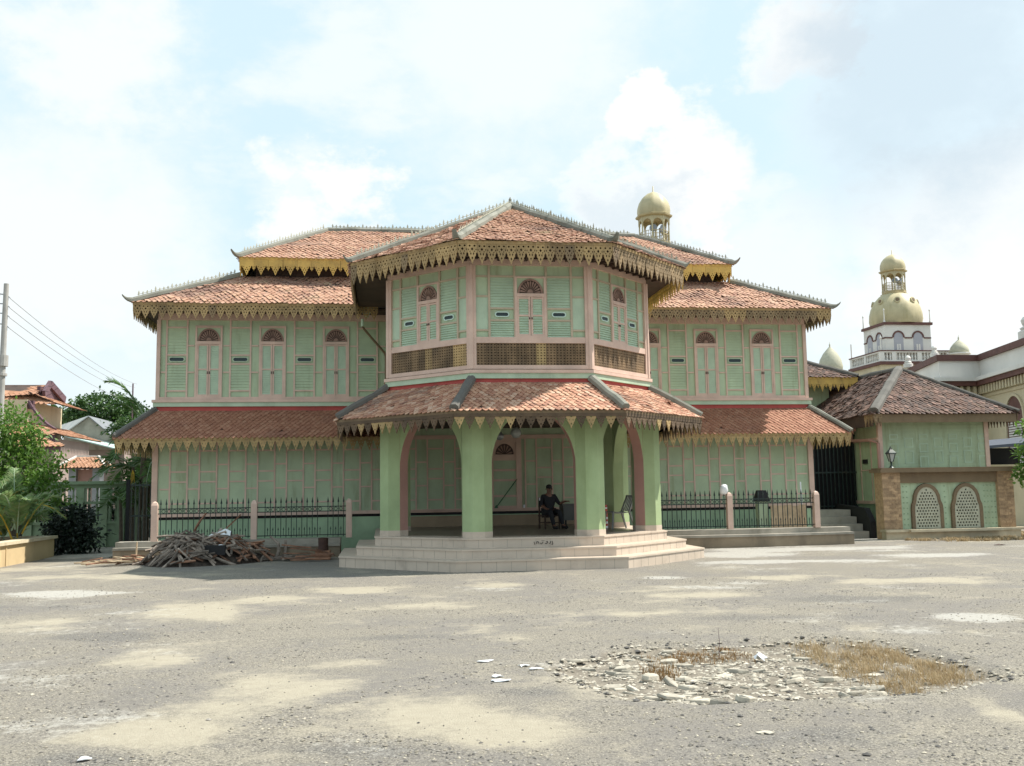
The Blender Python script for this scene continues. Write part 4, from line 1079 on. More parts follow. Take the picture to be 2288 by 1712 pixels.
pts = [(-22.5, 29.6, 6.9), (-22.25, 29.5, 6.5), (-21.85, 29.4, 6.0), (-21.4, 29.3, 5.6), (-21.0, 29.2, 5.35)]
for a, b in zip(pts[:-1], pts[1:]): mb.bar(a, b, .1, .42, up=(0,1,0))
mb.box(-30, -22.3, 29.6, 29.9, 6.5, 6.95)
hs('gable_board', mb, G['purple'])
mb = MB(); roof_face(mb, [(-31, 27.5, 4.95), (-20.4, 28, 4.98), (-22.6, 29.6, 5.75), (-31, 29.6, 5.95)], .28, .24, 1); roof_face(mb, [(-20.4, 28, 4.98), (-20.4, 36, 4.98), (-22.6, 36, 5.75), (-22.6, 29.6, 5.75)], .28, .24, 1); hs('roof', mb, OT)
mb = MB(); roof_face(mb, [(-23, 25.6, 4.2), (-19.5, 26, 4.25), (-21, 27.4, 4.75), (-23, 27.4, 4.8)], .26, .2, 1); hs('roof', mb, OT)
mb = MB(); mb.box(-31, -20.6, 28.0, 28.1, 4.6, 4.95); mb.box(-23, -19.7, 26.0, 26.1, 3.95, 4.2); hs('fascia', mb, G['purple']); mb = MB(); mb.box(-29, -20.8, 28.6, 35, 0, 4.8); hs('wall', mb, G['mauve'])
WH = empty('sheet_roof_house', (-24, 48, 0), 0, 'mauve walled building with pale sheet metal roofs under the trees', 'house')
def wh(nm, mb, m): w = mb.build(nm, m, WH); under(WH, w); return w
mb = MB(); mb.box(-26.8, -21.3, 45.2, 52, 0, 5.0); wh('wall', mb, G['mauve'])
mb = MB(); mb.T = TR((0, 45.0, 0)); mb.plate([[(-25.5, 4.9), (-22.0, 4.9), (-22.0, 5.75), (-23.7, 7.2), (-25.3, 6.05)]], .15, 0); wh('gable', mb, G['conc'])
mb = MB()
def slab(mb, pts, t=.08):
    n = len(pts); lo = [(x,y,z-t) for x,y,z in pts]
    mb.add(lo + pts, [tuple(range(n-1,-1,-1)), tuple(range(n,2*n))] + [(i,(i+1)%n,(i+1)%n+n,i+n) for i in range(n)])
slab(mb, [(-28.5, 44.7, 6.15), (-25.3, 44.7, 6.1), (-23.7, 44.9, 7.3), (-23.7, 50, 7.3), (-28.5, 50, 7.4), (-28.5, 46, 7.2)]) if False else slab(mb, [(-25.35, 44.7, 6.05), (-23.7, 44.8, 7.3), (-23.7, 51, 7.3), (-27.9, 51, 6.3), (-27.9, 46, 6.0)]); wh('roof', mb, G['wroof'])
mb = MB(); slab(mb, [(-23.7, 44.8, 7.3), (-21.7, 44.7, 5.6), (-21.5, 51, 5.6), (-23.7, 51, 7.3)]); wh('roof', mb, G['grey'])
mb = MB(); slab(mb, [(-24.9, 43.6, 5.85), (-21.2, 43.6, 4.85), (-21.2, 45.6, 5.25), (-24.9, 45.6, 6.25)]); wh('lean_to_roof', mb, G['groof'])
GH = empty('gatehouse', (-14.95, 14, 0), 0, 'little gatehouse with orange tiled hip roof and white ridges over the fence', 'gatehouse')
def gh(nm, mb, m): w = mb.build(nm, m, GH); under(GH, w); return w
for x in (-15.4, -14.5): mb = MB(); mb.box(x-.14, x+.14, 13.7, 14.3, 0, 2.75); gh('pillar', mb, G['grey'])
mb = MB(); a, b, c, d = (-15.85, 13.3, 2.78), (-14.05, 13.3, 2.78), (-14.05, 14.7, 2.78), (-15.85, 14.7, 2.78); r0, r1 = (-15.35, 14, 3.2), (-14.5, 14, 3.2)
roof_face(mb, [a, b, r1, r0], .14, .12, 1); roof_face(mb, [b, c, r1], .14, .12, 1); roof_face(mb, [d, a, r0], .14, .12, 1); roof_face(mb, [c, d, r0, r1], .2, .2, 1); gh('roof', mb, OT)
mb = MB()
for p, q in ((r0, r1), (r0, a), (r1, b), (r1, c), (r0, d)): mb.bar(V(p)+V((0,0,.03)), V(q)+V((0,0,.03)), .08, .07)
gh('ridge_cap', mb, G['white'])
mb = MB(); mb.box(-15.26, -14.64, 13.95, 14.05, 1.9, 2.7); gh('lintel', mb, G['salmon'])

# utility pole and its cables
UP = empty('utility_pole', (-18.72, 15, 0), 0, 'grey round utility pole with insulators at the far left edge', 'utility pole')
mb = MB(); mb.tube([(0,0,-.1),(.05,0,5.5),(.08,0,10.45)], [.16, .13, .10], 12); mb.build('pole', G['polec'], UP)
for i, z in enumerate((10.0, 9.6, 9.2, 8.75)):
    mb = MB(); mb.bar((.08,0,z), (-.28,0,z+.02), .04); mb.lathe([(.05,0),(.07,.05),(.04,.1),(.07,.15),(.03,.2)], 8, (-.22,0,z-.1)); mb.tube([(.08,0,z),(.24,0,z-.16+.02)], .02, 6); mb.build('insulator', G['grey'], UP)
mb = MB(); mb.tube([(.07,0,7.0),(.07,0,7.45)], .2, 12); mb.build('clamp', G['polec'], UP); mb = MB(); mb.tube([(.06,0,6.6),(.06,0,6.7)], .19, 12); mb.build('clamp', G['polec'], UP)
for i, (zs, zf, dn) in enumerate(((9.84, 12.3, 'topmost'), (9.44, 11.95, 'second highest'), (9.04, 11.55, 'second lowest'), (8.6, 10.7, 'lowest'))):
    mb = MB(); A, B = V((-18.48, 15, zs)), V((-26.5-.15*i, 70, zf)); pts = []
    for k in range(25):
        t = k/24; p = A.lerp(B, t); p.z -= 1.0*4*t*(1-t)*.5; pts.append(p)
    mb.tube(pts, .013, 5); tag(mb.build('overhead_cable', G['polec']), f'{dn} of the thin grey cables slanting down from the utility pole', 'cable', 'overhead cables')
FP = MB(); FP.tube([(0,0,0),(0,0,10.15)], .055, 8)
o = tag(FP.build('far_pole', G['purple']), 'thin dark pole sticking up out of the trees left of the palace', 'utility pole'); o.location = (-22.0, 50, 0)

# ------------------------------------------------------------------ plants
def leaf(mb, p, d, n, ln, w, mi=0):
    d = d.normalized(); s = d.cross(n)
    if s.length < 1e-3: s = d.cross(V((1,0,0)))
    s.normalize(); m = p + d*ln*.45
    mb.add([p, m - s*w, p + d*ln - n.normalized()*ln*.12, m + s*w], [(0,1,2,3)], mi)
def rdir(up=0): 
    while True:
        v = V((R.uniform(-1,1), R.uniform(-1,1), R.uniform(-1,1)))
        if .1 < v.length < 1: v.z += up; return v.normalized()
def crown(blobs, n, ln, w, clump=.25, shell=.55, up=.2, per=9):
    mb = MB(); tot = sum(b[1][0]*b[1][1]*b[1][2] for b in blobs) ** 1
    wts = [(b[1][0]*b[1][1]*b[1][2])**.7 for b in blobs]
    for _ in range(n//per):
        b = R.choices(blobs, wts)[0]; c, rr_ = V(b[0]), b[1]
        d = rdir(); f = (shell + (1-shell)*R.random()) if R.random() < .8 else R.random()
        p = c + V((d.x*rr_[0], d.y*rr_[1], d.z*rr_[2]))*f
        for _ in range(per):
            q = p + V((R.gauss(0,clump), R.gauss(0,clump), R.gauss(0,clump*.6)))
            dd = (rdir(.0) + d*.5 + V((0,0,-.25))).normalized(); leaf(mb, q, dd, rdir(up*3), ln*R.uniform(.6,1.2), w*R.uniform(.7,1.2))
    return mb
def limbs(base, tips, r0, n=6):
    mb = MB(); base = V(base)
    for t in tips:
        t = V(t); fork = base.lerp(t, .4); fork.x = base.x + (t.x-base.x)*.15; fork.y = base.y + (t.y-base.y)*.15
        mb.tube([base, fork, fork.lerp(t,.5)+V((R.gauss(0,.08),R.gauss(0,.08),0)), t], [r0, r0*.7, r0*.4, r0*.12], n)
    return mb
def tree(nm, loc, label, cat, blobs, n, ln, w, mat, r0, clump=.25, shell=.55, per=9, group=None):
    e = empty(nm, loc, 0, label, cat, group)
    limbs((0,0,-.05), [V(b[0]) for b in blobs], r0).build('trunk', G['bark'], e)
    crown(blobs, n, ln, w, clump, shell, per=per).build('crown', mat, e); return e
tree('broadleaf_tree', (-13.6, 2.6, .3), 'leafy green tree crowding the left edge above the planter', 'tree',
     [((-.3,0,3.3),(.9,.8,.75)), ((.1,.2,2.3),(1.2,1.0,.7)), ((.55,-.2,1.7),(.75,.8,.5)), ((-.7,.3,2.2),(1.1,1,1.2)), ((-.5,-.6,1.5),(1,.8,.6)), ((.2,0,2.9),(.5,.5,.5)), ((.9,.3,1.15),(.5,.6,.4))], 7000, .17, .038, L_TREE, .11, .16, per=8)
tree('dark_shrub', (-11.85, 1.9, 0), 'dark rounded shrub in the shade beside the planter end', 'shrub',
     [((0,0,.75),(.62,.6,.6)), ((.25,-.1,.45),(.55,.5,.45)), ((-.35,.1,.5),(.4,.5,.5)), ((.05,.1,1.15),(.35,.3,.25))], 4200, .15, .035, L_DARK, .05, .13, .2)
tree('rain_tree', (-26.8, 60, 0), 'broad spreading rain tree rising above the pale sheet roofs', 'tree',
     [((0,0,9.1),(2.6,2.5,1.25)), ((2.2,0,8.3),(1.9,2,1.2)), ((-1.4,0,8.2),(1.5,2,1.1)), ((3.6,0,7.2),(1.6,1.5,1.1)), ((1,0,7.2),(2.2,2,.8)), ((4.2,1,8.1),(1.0,1,.8))], 9000, .34, .10, L_FAR, .35, .28, .75)
tree('rain_tree', (-33.0, 66, 0), 'lower dark green tree behind the tiled house gable', 'tree',
     [((0,0,8.9),(2.0,2,.9)), ((-2.2,0,8.6),(1.7,2,.9)), ((1.9,0,8.5),(1.4,2,.9)), ((-.5,0,7.6),(3,2,.8))], 5000, .36, .11, L_FAR, .3, .3, .6)
tree('hedge_tree', (-19.0, 40, 0), 'bushy tree mass between the sheet roof house and the palace', 'tree',
     [((-.8,0,6.0),(1.1,1.3,.8)), ((.7,0,3.4),(1.3,1.4,1.5)), ((1.5,.5,5.4),(1.1,1.2,1.3)), ((1.2,0,1.8),(1.4,1.2,1.5)), ((2.6,0,3.2),(1.2,1.2,1.6))], 7000, .3, .08, L_FAR, .25, .26, .5)
tree('broadleaf_tree', (16.0, -.9, 0), 'leafy branch hanging in at the right edge beside the brick pier', 'tree',
     [((-.5,0,2.55),(.32,.4,.35)), ((-.35,0,3.15),(.4,.4,.22)), ((-.5,.1,2.0),(.33,.4,.28)), ((.3,0,2.8),(.7,.7,.8)), ((-.55,.0,1.75),(.2,.25,.15))], 1300, .20, .045, L_TREE, .07, .13, .3)
hb = [((-1.7+.55*i, R.uniform(-.2,.2), R.uniform(.6,1.25)), (.6,.5,.75)) for i in range(8)]
tree('shade_hedge', (-12.6, 6.9, 0), 'added dark hedge standing in for the shade in the gaps of the green balustrade fence', 'hedge', hb, 5200, .16, .04, L_DARK, .04, .13, .3)  # hedge added so the balustrade gaps read as dark as shade
def frond(mb, base, az, ln, rise, droop, lw, nl=26, mi=0, mis=1, lang=.75, lw2=.018):
    h = V((cos(az), sin(az), 0)); pts = []
    for k in range(11):
        t = k/10; pts.append(V(base) + h*ln*(t*.9) + V((0,0,ln*(rise*t - droop*t*t))))
    mb.tube(pts, [.018*(1-.8*k/10)+.004 for k in range(11)], 5, mis)
    for k in range(nl):
        t = .15 + .85*k/nl; i = min(9, int(t*10)); f = t*10-i; p = pts[i].lerp(pts[i+1], f); d = (pts[i+1]-pts[i]).normalized()
        s = d.cross(V((0,0,1))).normalized(); L = lw*(sin(pi*min(.97, t*.9+.08)))**.6*R.uniform(.85,1.1)
        for sg in (-1, 1):
            q = (s*sg*lang + d*.75 + V((0,0,R.uniform(-.35,.25)))).normalized()
            n = q.cross(d).normalized(); leaf(mb, p, q, n + V((0,0,.3)), L, lw2, mi)
def palm(nm, loc, label, cat, stems, mat, fr):
    e = empty(nm, loc, 0, label, cat)
    for (x, y, h, lean, r) in stems:
        mb = MB(); pts = [(x + lean*t*t, y, h*t) for t in (0,.25,.5,.75,1)]; mb.tube(pts, [r*1.15, r, r*.92, r*.88, r*.7], 8); mb.build('trunk', G['bark'], e)
    for (b, az, ln, rise, droop, lw, nl) in fr:
        mb = MB(); frond(mb, b, az, ln, rise, droop, lw, nl, lw2=.026); mb.build('frond', [mat, G['balu']], e)
    return e
fr = []
for (x, y, h) in ((-.1,0,2.5), (.3,.2,2.0), (.2,-.3,3.1), (-.45,.2,1.5), (.55,0,2.6)):
    for k in range(6): fr.append(((x, y, h), R.uniform(0, 2*pi), R.uniform(1.0,1.5), R.uniform(.35,.9), R.uniform(.6,1.1), .42, 22))
fr += [((.28,-.3,4.0), pi*1.0, 1.35, 1.9, 1.05, .40, 34), ((.3,-.3,4.0), pi*.8, 1.2, 1.35, .8, .42, 30), ((.25,-.3,3.9), pi*1.2, 1.3, 1.2, .9, .42, 28), ((.2,-.3,3.5), pi*1.15, 1.3, .7, .7, .45, 26), ((.2,-.3,3.5), pi*1.5, 1.1, .9, .7, .4, 22), ((.2,-.3,3.4), pi*1.3, 1.3, .5, .7, .45, 24), ((.2,-.3,3.6), pi*.4, .9, 1.0, .8, .4, 22)]
AR = palm('areca_palm', (-10.75, 4.4, 0), 'clump of palms with arching fronds against the palace left side', 'palm', [(-.1,0,2.5,.0,.07), (.3,.2,2.0,.05,.07), (.2,-.3,3.1,.05,.06), (-.45,.2,1.5,-.05,.06), (.35,-.3,4.0,-.1,.07)], L_PALM, fr)
mb = MB()
for k in range(6): x = -.06+.024*k; mb.tube([(-.02,-.35,2.4), (x*.7,-.42,2.28), (x,-.45,1.8+R.uniform(0,.35))], .008, 5)
mb.build('fruit_stalk', G['yelstalk'], AR)
fr = []
for k in range(96):
    x, y = R.uniform(-1.9,.55), R.uniform(-.5,1.15); fr.append(((x, y, R.uniform(.0,.7)), R.uniform(0,2*pi), R.uniform(.6,1.0), R.uniform(1.4,2.5), R.uniform(.7,1.3), .34, 44))
fr.append(((.1,1.5,.9), .3, 1.2, .5, .75, .42, 24)); fr.append(((.0,1.2,.9), -.4, 1.1, .4, .7, .42, 24))
FB = empty('feathery_palm', (-12.95, -.6, .42), 0, 'feathery pale green palm bush growing in the tan planter', 'palm bush')
for (b, az, ln, rise, droop, lw, nl) in fr:
    mb = MB(); frond(mb, b, az, ln, rise, droop, lw, nl, lw2=.019); mb.build('frond', [L_FEATH, G['yelstalk'] if R.random() < .3 else G['balu']], FB)
# ------------------------------------------------------------------ ground
from mathutils import noise as MN_
SAND = [(-7.45,-13.9,.9,.99),(-5.88,-13.17,.96,1.41),(-4.78,-11.75,.92,.85),(-3.66,-10.71,.76,.61),(-1.18,-10.44,.66,.64),(-5.39,-17.11,.5,.56),(-4.06,-18.7,.72,.79),(-3.46,-17.8,.42,.44),(-4.44,-19.54,.41,.39),(-4.79,-20.16,.57,.44),(-2.86,-20.04,.67,.64),(-2.38,-20.63,.51,.42),(5.57,-11.9,1.58,.81),(3.47,-10.39,1.15,.54),(.52,-14.78,1.47,.37),(1.11,-20.87,.18,.59),(1.62,-12.95,.78,.44),(-2.6,-13.28,.77,.44),(-9.02,-6.38,2.13,1.2),(-11.16,-3.53,1.02,1.57)]
PALE = [(3.96,-16.12,.56,.53),(-8.57,-9.81,1.36,.76),(7.94,-3.55,2.72,1.28),(9.01,-6.46,1.66,1.05),(5.18,-4.68,1.43,.95),(5.65,-7.17,1.98,.52),(1.82,-9.88,.48,.36),(10.43,.5,2.47,1.0)]
DARK = [(-2.55,-18.9,.6,.14),(-2.0,-19.35,.5,.2),(-6.3,-15.3,1.0,.4),(-4.9,-20.9,.5,.2),(1.5,-15.6,1.6,.4),(-3.2,-16.2,1.4,.35),(3.2,-14,1.7,.5),(-3.6,-20.9,.7,.25),(0,-21.3,1,.35),(-9,-11.7,1.4,.5),(1.9,-20.6,.5,.6)]
RUB = [(-1.66,-18.23),(-.73,-17.38),(.25,-17.31),(1.48,-17.29),(2.06,-18.03),(2.03,-19.49),(1.14,-19.97),(.21,-19.98),(-.69,-20.01),(-1.31,-19.71),(-1.56,-19.01)]
GRASS_R = [(1.0,-17.36),(1.5,-17.38),(1.9,-17.8),(1.95,-19.3),(1.5,-19.55),(.95,-19.75),(.80,-18.9)]
GRASS_L = [(-.75,-17.6),(-.02,-17.42),(.5,-17.45),(.38,-18.1),(-.35,-18.2)]
cy_, sy_ = cos(.1326), sin(.1326)
def field(L, x, y):
    m = 0
    for cx, cy, a, b in L:
        dx, dy = x-cx, y-cy; u = (dx*cy_ + dy*-sy_*-1)/a if False else (dx*cy_ - dy*sy_)/a; v = (dx*sy_ + dy*cy_)/b
        m = max(m, 1.6 - 1.15*sqrt(u*u + v*v))
    return m
def fbm(x, y, s, o=4):
    return MN_.fractal(V((x*s, y*s, 3.7)), .9, 2.1, o)
def rub_in(x, y):
    return in_poly((x + .10*MN_.noise(V((x*3, y*3, 1))), y + .10*MN_.noise(V((x*3, y*3, 9)))), RUB)
def gz(x, y):
    z = .012*MN_.noise(V((x*.35, y*.35, 0))) + .005*MN_.noise(V((x*1.7, y*1.7, 5)))
    if -2.2 < x < 2.6 and -20.6 < y < -16.9:
        c = 0
        for i in range(5):
            a = i*1.2566; c += rub_in(x + .10*cos(a), y + .10*sin(a))
        z -= .085*c/5
        if c == 5: z += .035*MN_.noise(V((x*5, y*5, 2))) + .03*max(0, MN_.noise(V((x*1.6, y*2, 8))))
    return z
def axis(lo, hi, st, far):
    a = [lo + st*i for i in range(int((hi-lo)/st)+1)]; d = st; l, h = [lo], [a[-1]]
    while h[-1] < far: d *= 1.5; h.append(h[-1]+d); l.append(l[-1]-d)
    return l[:0:-1] + a + h[1:]
GX, GY = axis(-13, 13.5, .125, 500), axis(-23, 1.6, .11, 900)
gv = []; sand = []; pale = []; bare = []; dark = []
for y in GY:
    for x in GX:
        near = -14 < x < 15 and -24 < y < 3
        gv.append((x, y, gz(x, y) if near and y < -1.2 else 0))
        if near:
            w = .45*fbm(x, y, .8) + .30*fbm(x+9, y*1.3, 2.4); sand.append(min(1.2, max(-.3, (field(SAND, x, y)*.85 - .15 + w*1.6))))
            pale.append(min(1, max(0, field(PALE, x, y) + .8*fbm(x+40, y*1.6, .55)))); bare.append(1.0 if rub_in(x, y) else 0); dark.append(min(1, max(0, field(DARK, x, y)*.9 - .25 + .7*fbm(x+3, y+70, 1.1))))
        else: sand.append(.3); pale.append(0); bare.append(0); dark.append(0)
nx = len(GX); gf = [(j*nx+i, j*nx+i+1, (j+1)*nx+i+1, (j+1)*nx+i) for j in range(len(GY)-1) for i in range(nx-1)]
me = bpy.data.meshes.new('ground'); me.from_pydata(gv, [], gf)
for nm, d in (('sand', sand), ('pale', pale), ('bare', bare), ('dark', dark)):
    at_ = me.attributes.new(nm, 'FLOAT', 'POINT'); at_.data.foreach_set('value', d)
me.polygons.foreach_set('use_smooth', [True]*len(me.polygons))
def ground_mat():
    m, nt, bs, out = _nt('gravel_lot'); bs.inputs['Roughness'].default_value = .95
    A = lambda n: node(nt, 'ShaderNodeAttribute', attribute_name=n).outputs['Fac']
    fine = noise(nt, 55, 6, .75); mid = noise(nt, 9, 6, .7); big = noise(nt, .55, 6, .65); tiny = noise(nt, 190, 3, .6)
    grav = ramp(nt, fine, [(.34, (.028,.025,.021)), (.44, (.10,.09,.076)), (.53, (.195,.177,.146)), (.64, (.42,.38,.315))])
    grav = mixc(nt, math_(nt, 'MULTIPLY', sstep(nt, big, .42, .62), .55), mixc(nt, math_(nt, 'MULTIPLY', sstep(nt, noise(nt, 21, 6, .8), .40, .62), .45), grav, (.32, .29, .235)), (.15, .14, .135))
    grav = mixc(nt, math_(nt, 'MULTIPLY', sstep(nt, mid, .45, .75), .5), grav, (.27, .243, .19))
    dm = math_(nt, 'ADD', A('dark'), math_(nt, 'MULTIPLY', math_(nt, 'SUBTRACT', mid, .5), 1.2)); grav = mixc(nt, math_(nt, 'MULTIPLY', sstep(nt, dm, .25, .9), .6), grav, ramp(nt, fine, [(.4, (.035,.033,.032)), (.55, (.14,.135,.13)), (.66, (.34,.32,.29))]))
    vor = node(nt, 'ShaderNodeTexVoronoi'); vor.inputs['Scale'].default_value = 38
    nt.links.new(node(nt, 'ShaderNodeNewGeometry').outputs['Position'], vor.inputs['Vector'])
    pebble = math_(nt, 'LESS_THAN', vor.outputs['Distance'], .22)
    pc = ramp(nt, node_sep(nt, vor.outputs['Color']), [(0, (.05,.045,.04)), (.4, (.16,.147,.125)), (.75, (.28,.255,.21)), (1, (.50,.46,.39))])
    grav = mixc(nt, math_(nt, 'MULTIPLY', pebble, .8), grav, pc)
    sd = ramp(nt, math_(nt, 'ADD', math_(nt, 'MULTIPLY', tiny, .5), math_(nt, 'MULTIPLY', mid, .5)), [(.3, (.295,.26,.195)), (.7, (.405,.365,.285))])
    sm = math_(nt, 'ADD', A('sand'), math_(nt, 'MULTIPLY', math_(nt, 'SUBTRACT', math_(nt, 'ADD', math_(nt, 'MULTIPLY', mid, .6), math_(nt, 'MULTIPLY', fine, .4)), .5), 1.7))
    col = mixc(nt, math_(nt, 'MULTIPLY', sstep(nt, sm, .0, 1.0), .9), grav, sd)
    pm = math_(nt, 'ADD', A('pale'), math_(nt, 'MULTIPLY', math_(nt, 'SUBTRACT', mid, .5), 1.8))
    col = mixc(nt, math_(nt, 'MULTIPLY', sstep(nt, pm, .35, .95), .7), col, ramp(nt, fine, [(.3, (.34,.33,.30)), (.7, (.52,.50,.46))]))
    col = mixc(nt, math_(nt, 'MULTIPLY', sstep(nt, A('bare'), .2, .9), .85), col, ramp(nt, mid, [(.3, (.10,.085,.065)), (.7, (.27,.235,.185))]))
    nt.links.new(col, bs.inputs['Base Color'])
    h = math_(nt, 'ADD', math_(nt, 'MULTIPLY', fine, 1), math_(nt, 'MULTIPLY', pebble, .5)); bumpn(nt, bs, h, .8, .014)
    return m
def node_sep(nt, c):
    n = node(nt, 'ShaderNodeSeparateColor'); nt.links.new(c, n.inputs[0]); return n.outputs[0]
me.materials.append(ground_mat()); go = bpy.data.objects.new('ground', me); COL.objects.link(go); tag(go, kind='structure')

CAM = V((-3.195, -27.373, 1.6)); FWD = V((sin(.1326), cos(.1326), 0)); RGT = V((cos(.1326), -sin(.1326), 0))
def pebble(mb, p, r, flat=.6, mi=0):
    a = R.uniform(0, 6.28); vs = []
    k = 5
    for i in range(k):
        b = a + 2*pi*i/k; q = r*R.uniform(.7, 1.25); vs.append((p[0]+q*cos(b), p[1]+q*sin(b), p[2] + r*flat*R.uniform(.1,.45)))
    q = r*.6
    vs += [(p[0]+R.uniform(-.2,.2)*r, p[1]+R.uniform(-.2,.2)*r, p[2]+r*flat), (p[0], p[1], p[2]-r*.5)]
    mb.add(vs, [(i, (i+1)%k, k) for i in range(k)] + [((i+1)%k, i, k+1) for i in range(k)], mi)
gm = MB()
for _ in range(42000):
    d = 5.0 + 13*R.random()**1.35; s = R.uniform(-.6, .6)*d; p = CAM + FWD*d + RGT*s
    f = field(SAND, p.x, p.y) + .66*fbm(p.x, p.y, .8)
    if f > .35 and R.random() < .85: continue
    if p.y > -8.4: continue
    if MN_.noise(V((p.x*.9, p.y*.9, 21))) + .4*MN_.noise(V((p.x*3, p.y*3, 2))) < R.uniform(-.45, .5): continue
    r = .005 + .011*R.random()**2.5 + (.014*R.random() if R.random() < .04 else 0)
    pebble(gm, (p.x, p.y, gz(p.x, p.y)), r, .7, R.choices((0, 1, 2), (5, 5, 1))[0])
gp = [paint('pebble_grey', (.20,.185,.165), .9, .2, 20, isl=.4, bump=0), paint('pebble_tan', (.31,.28,.225), .9, .2, 20, isl=.35, bump=0), paint('pebble_dark', (.09,.085,.08), .9, .2, 20, isl=.3, bump=0)]
tag(gm.build('gravel', gp), 'loose grey and tan gravel scattered over the lot', 'gravel', kind='stuff')

# rubble in the broken patch: the bigger slabs and stones one by one, the crumbs as one
def stone_mesh(seed):
    rr = random.Random(seed); vs = []; n = 5 + seed % 2; m = MB()
    ang = rr.random()*6; lay = [(.9, 0), (1.0, .3), (.92, .86), (.72, 1.0)]; el = rr.uniform(.55, .9)
    rad = [rr.uniform(.65, 1.2) for _ in range(n)]
    for q, z in lay:
        for k in range(n):
            a = ang + 2*pi*k/n; vs.append((q*rad[k]*cos(a), q*rad[k]*sin(a)*el, z*(1 + rr.uniform(-.12, .12))))
    m.add(vs, [(i*n+k, i*n+(k+1)%n, (i+1)*n+(k+1)%n, (i+1)*n+k) for i in range(3) for k in range(n)] + [tuple(range(n-1,-1,-1)), tuple(3*n+k for k in range(n))])
    return m
protos = []
def put(proto, x, y, z, sx, sy, sz, rz, tilt=0, name=None):
    o = proto.copy() if proto.get('used') else proto
    if proto.get('used'): COL.objects.link(o)
    proto['used'] = 1
    if 'used' in o and o is not proto: del o['used']
    o.location = (x, y, z); o.scale = (sx, sy, sz); o.rotation_euler = (tilt*cos(rz), tilt*sin(rz), rz); return o
for s in range(9):
    o = stone_mesh(s).build('rubble_stone', G['stone']); tag(o, 'pale broken stone among the rubble of the foreground patch', 'stone', 'rubble stones in the broken patch'); protos.append(o)
big = [(-.88,-19.5,.10,.05,'long flat pale slab at the near left rim of the rubble'), (-.36,-19.74,.085,.085,'thick leaning grey chunk in the middle of the rubble front'),
       (-.69,-20.03,.06,.075,'small pointed dark sided stone closest to the camera in the rubble'), (-.87,-18.8,.10,.085,'blocky cream brick sized lump in the left rubble'), (-.62,-19.1,.10,.06,'rounded cream stone right of the blocky lump in the rubble')]
BIGS = []
for x, y, r, h, lb in big:
    o = stone_mesh(int(r*1000+h*7000)).build('rubble_stone', G['stone']); o.location = (x, y, gz(x, y)-.005); o.scale = (r*1.15, r*.8, h*.72); o.rotation_euler = (0, .12, R.uniform(-.4,.4)); tag(o, lb, 'stone'); BIGS.append((x, y))
cnt = 0
while cnt < 280:
    x, y = R.uniform(-1.6, 1.4), R.uniform(-20, -17.4)
    if not rub_in(x, y): continue
    w = (1 if x < .7 else .3)*(1 if y < -18 else .45)
    if R.random() > w or any((x-a)**2+(y-b)**2 < .02 for a, b in BIGS): continue
    r = .026 + .07*R.random()**2.4; put(R.choice(protos), x, y, gz(x, y)-.006, r*1.25, r*R.uniform(.5,.8), r*R.uniform(.2,.5), R.gauss(-.13,.5), R.gauss(0,.28)); cnt += 1
cm = MB()
for _ in range(7500):
    x, y = R.uniform(-1.75, 2.1), R.uniform(-20.1, -17.2)
    if not rub_in(x, y): continue
    if x > .9 and R.random() < .55: continue
    pebble(cm, (x, y, gz(x, y)-.003), .008 + .02*R.random()**2, .6, R.choices((0, 1, 2), (5, 4, .5))[0])
for i in range(len(RUB)):   # crumbled rim
    a, b = RUB[i], RUB[(i+1) % len(RUB)]
    for _ in range(60):
        t = R.random(); x = a[0]+(b[0]-a[0])*t + R.gauss(0,.07); y = a[1]+(b[1]-a[1])*t + R.gauss(0,.07); pebble(cm, (x, y, gz(x, y)-.003), .012+.02*R.random(), .6, R.choice((0, 1, 1, 2)))
tag(cm.build('rubble_crumbs', [paint('crumb_pale', (.43,.395,.33), .9, .15, 20, isl=.25, bump=0), gp[1], gp[2]]), 'small pale crumbs of broken paving filling the patch', 'rubble', kind='stuff')
def blades(mb, poly, n, h, w=.004, lean=.5, gzf=gz, dens=None):
    xs = [p[0] for p in poly]; ys = [p[1] for p in poly]; k = 0
    while k < n:
        cx, cy = R.uniform(min(xs), max(xs)), R.uniform(min(ys), max(ys))
        if not in_poly((cx, cy), poly): continue
        if MN_.noise(V((cx*3.1, cy*3.1, 7))) + .25*MN_.noise(V((cx*9, cy*9, 3))) < R.uniform(-.5, .35): continue
        for _ in range(14):
            x, y = cx + R.gauss(0,.04), cy + R.gauss(0,.04); z = gzf(x, y)-.004; a = R.uniform(0,6.28); hh = h*R.uniform(.45,1.2); l = lean*hh*R.random()
            dx, dy = cos(a), sin(a); mx, my = x+dx*l*.4, y+dy*l*.4
            mb.add([(x-dy*w, y+dx*w, z), (x+dy*w, y-dx*w, z), (mx+dy*w*.7, my-dx*w*.7, z+hh*.6), (mx-dy*w*.7, my+dx*w*.7, z+hh*.6), (x+dx*l, y+dy*l, z+hh)], [(0,1,2,3), (3,2,4)]); k += 1
gb = MB(); blades(gb, GRASS_R, 6500, .075, .0022, 1.3); tag(gb.build('dry_grass', L_DRY), 'dry straw coloured grass on the right of the rubble patch', 'dry grass', kind='stuff')
gb = MB(); blades(gb, GRASS_L, 1300, .05, .003, 1.3); gb2 = [(-.9,-18.4),(-.55,-18.3),(-.5,-18.85),(-.85,-18.9)]; blades(gb, gb2, 200, .10, .004, 1.2)
L_BRN = leafm('withered_grass_blade', [(.28,.17,.07), (.40,.25,.10), (.2,.12,.06)], .2, .9)
tag(gb.build('withered_weeds', L_BRN), 'brown withered weeds along the back of the rubble patch', 'weeds', kind='stuff')
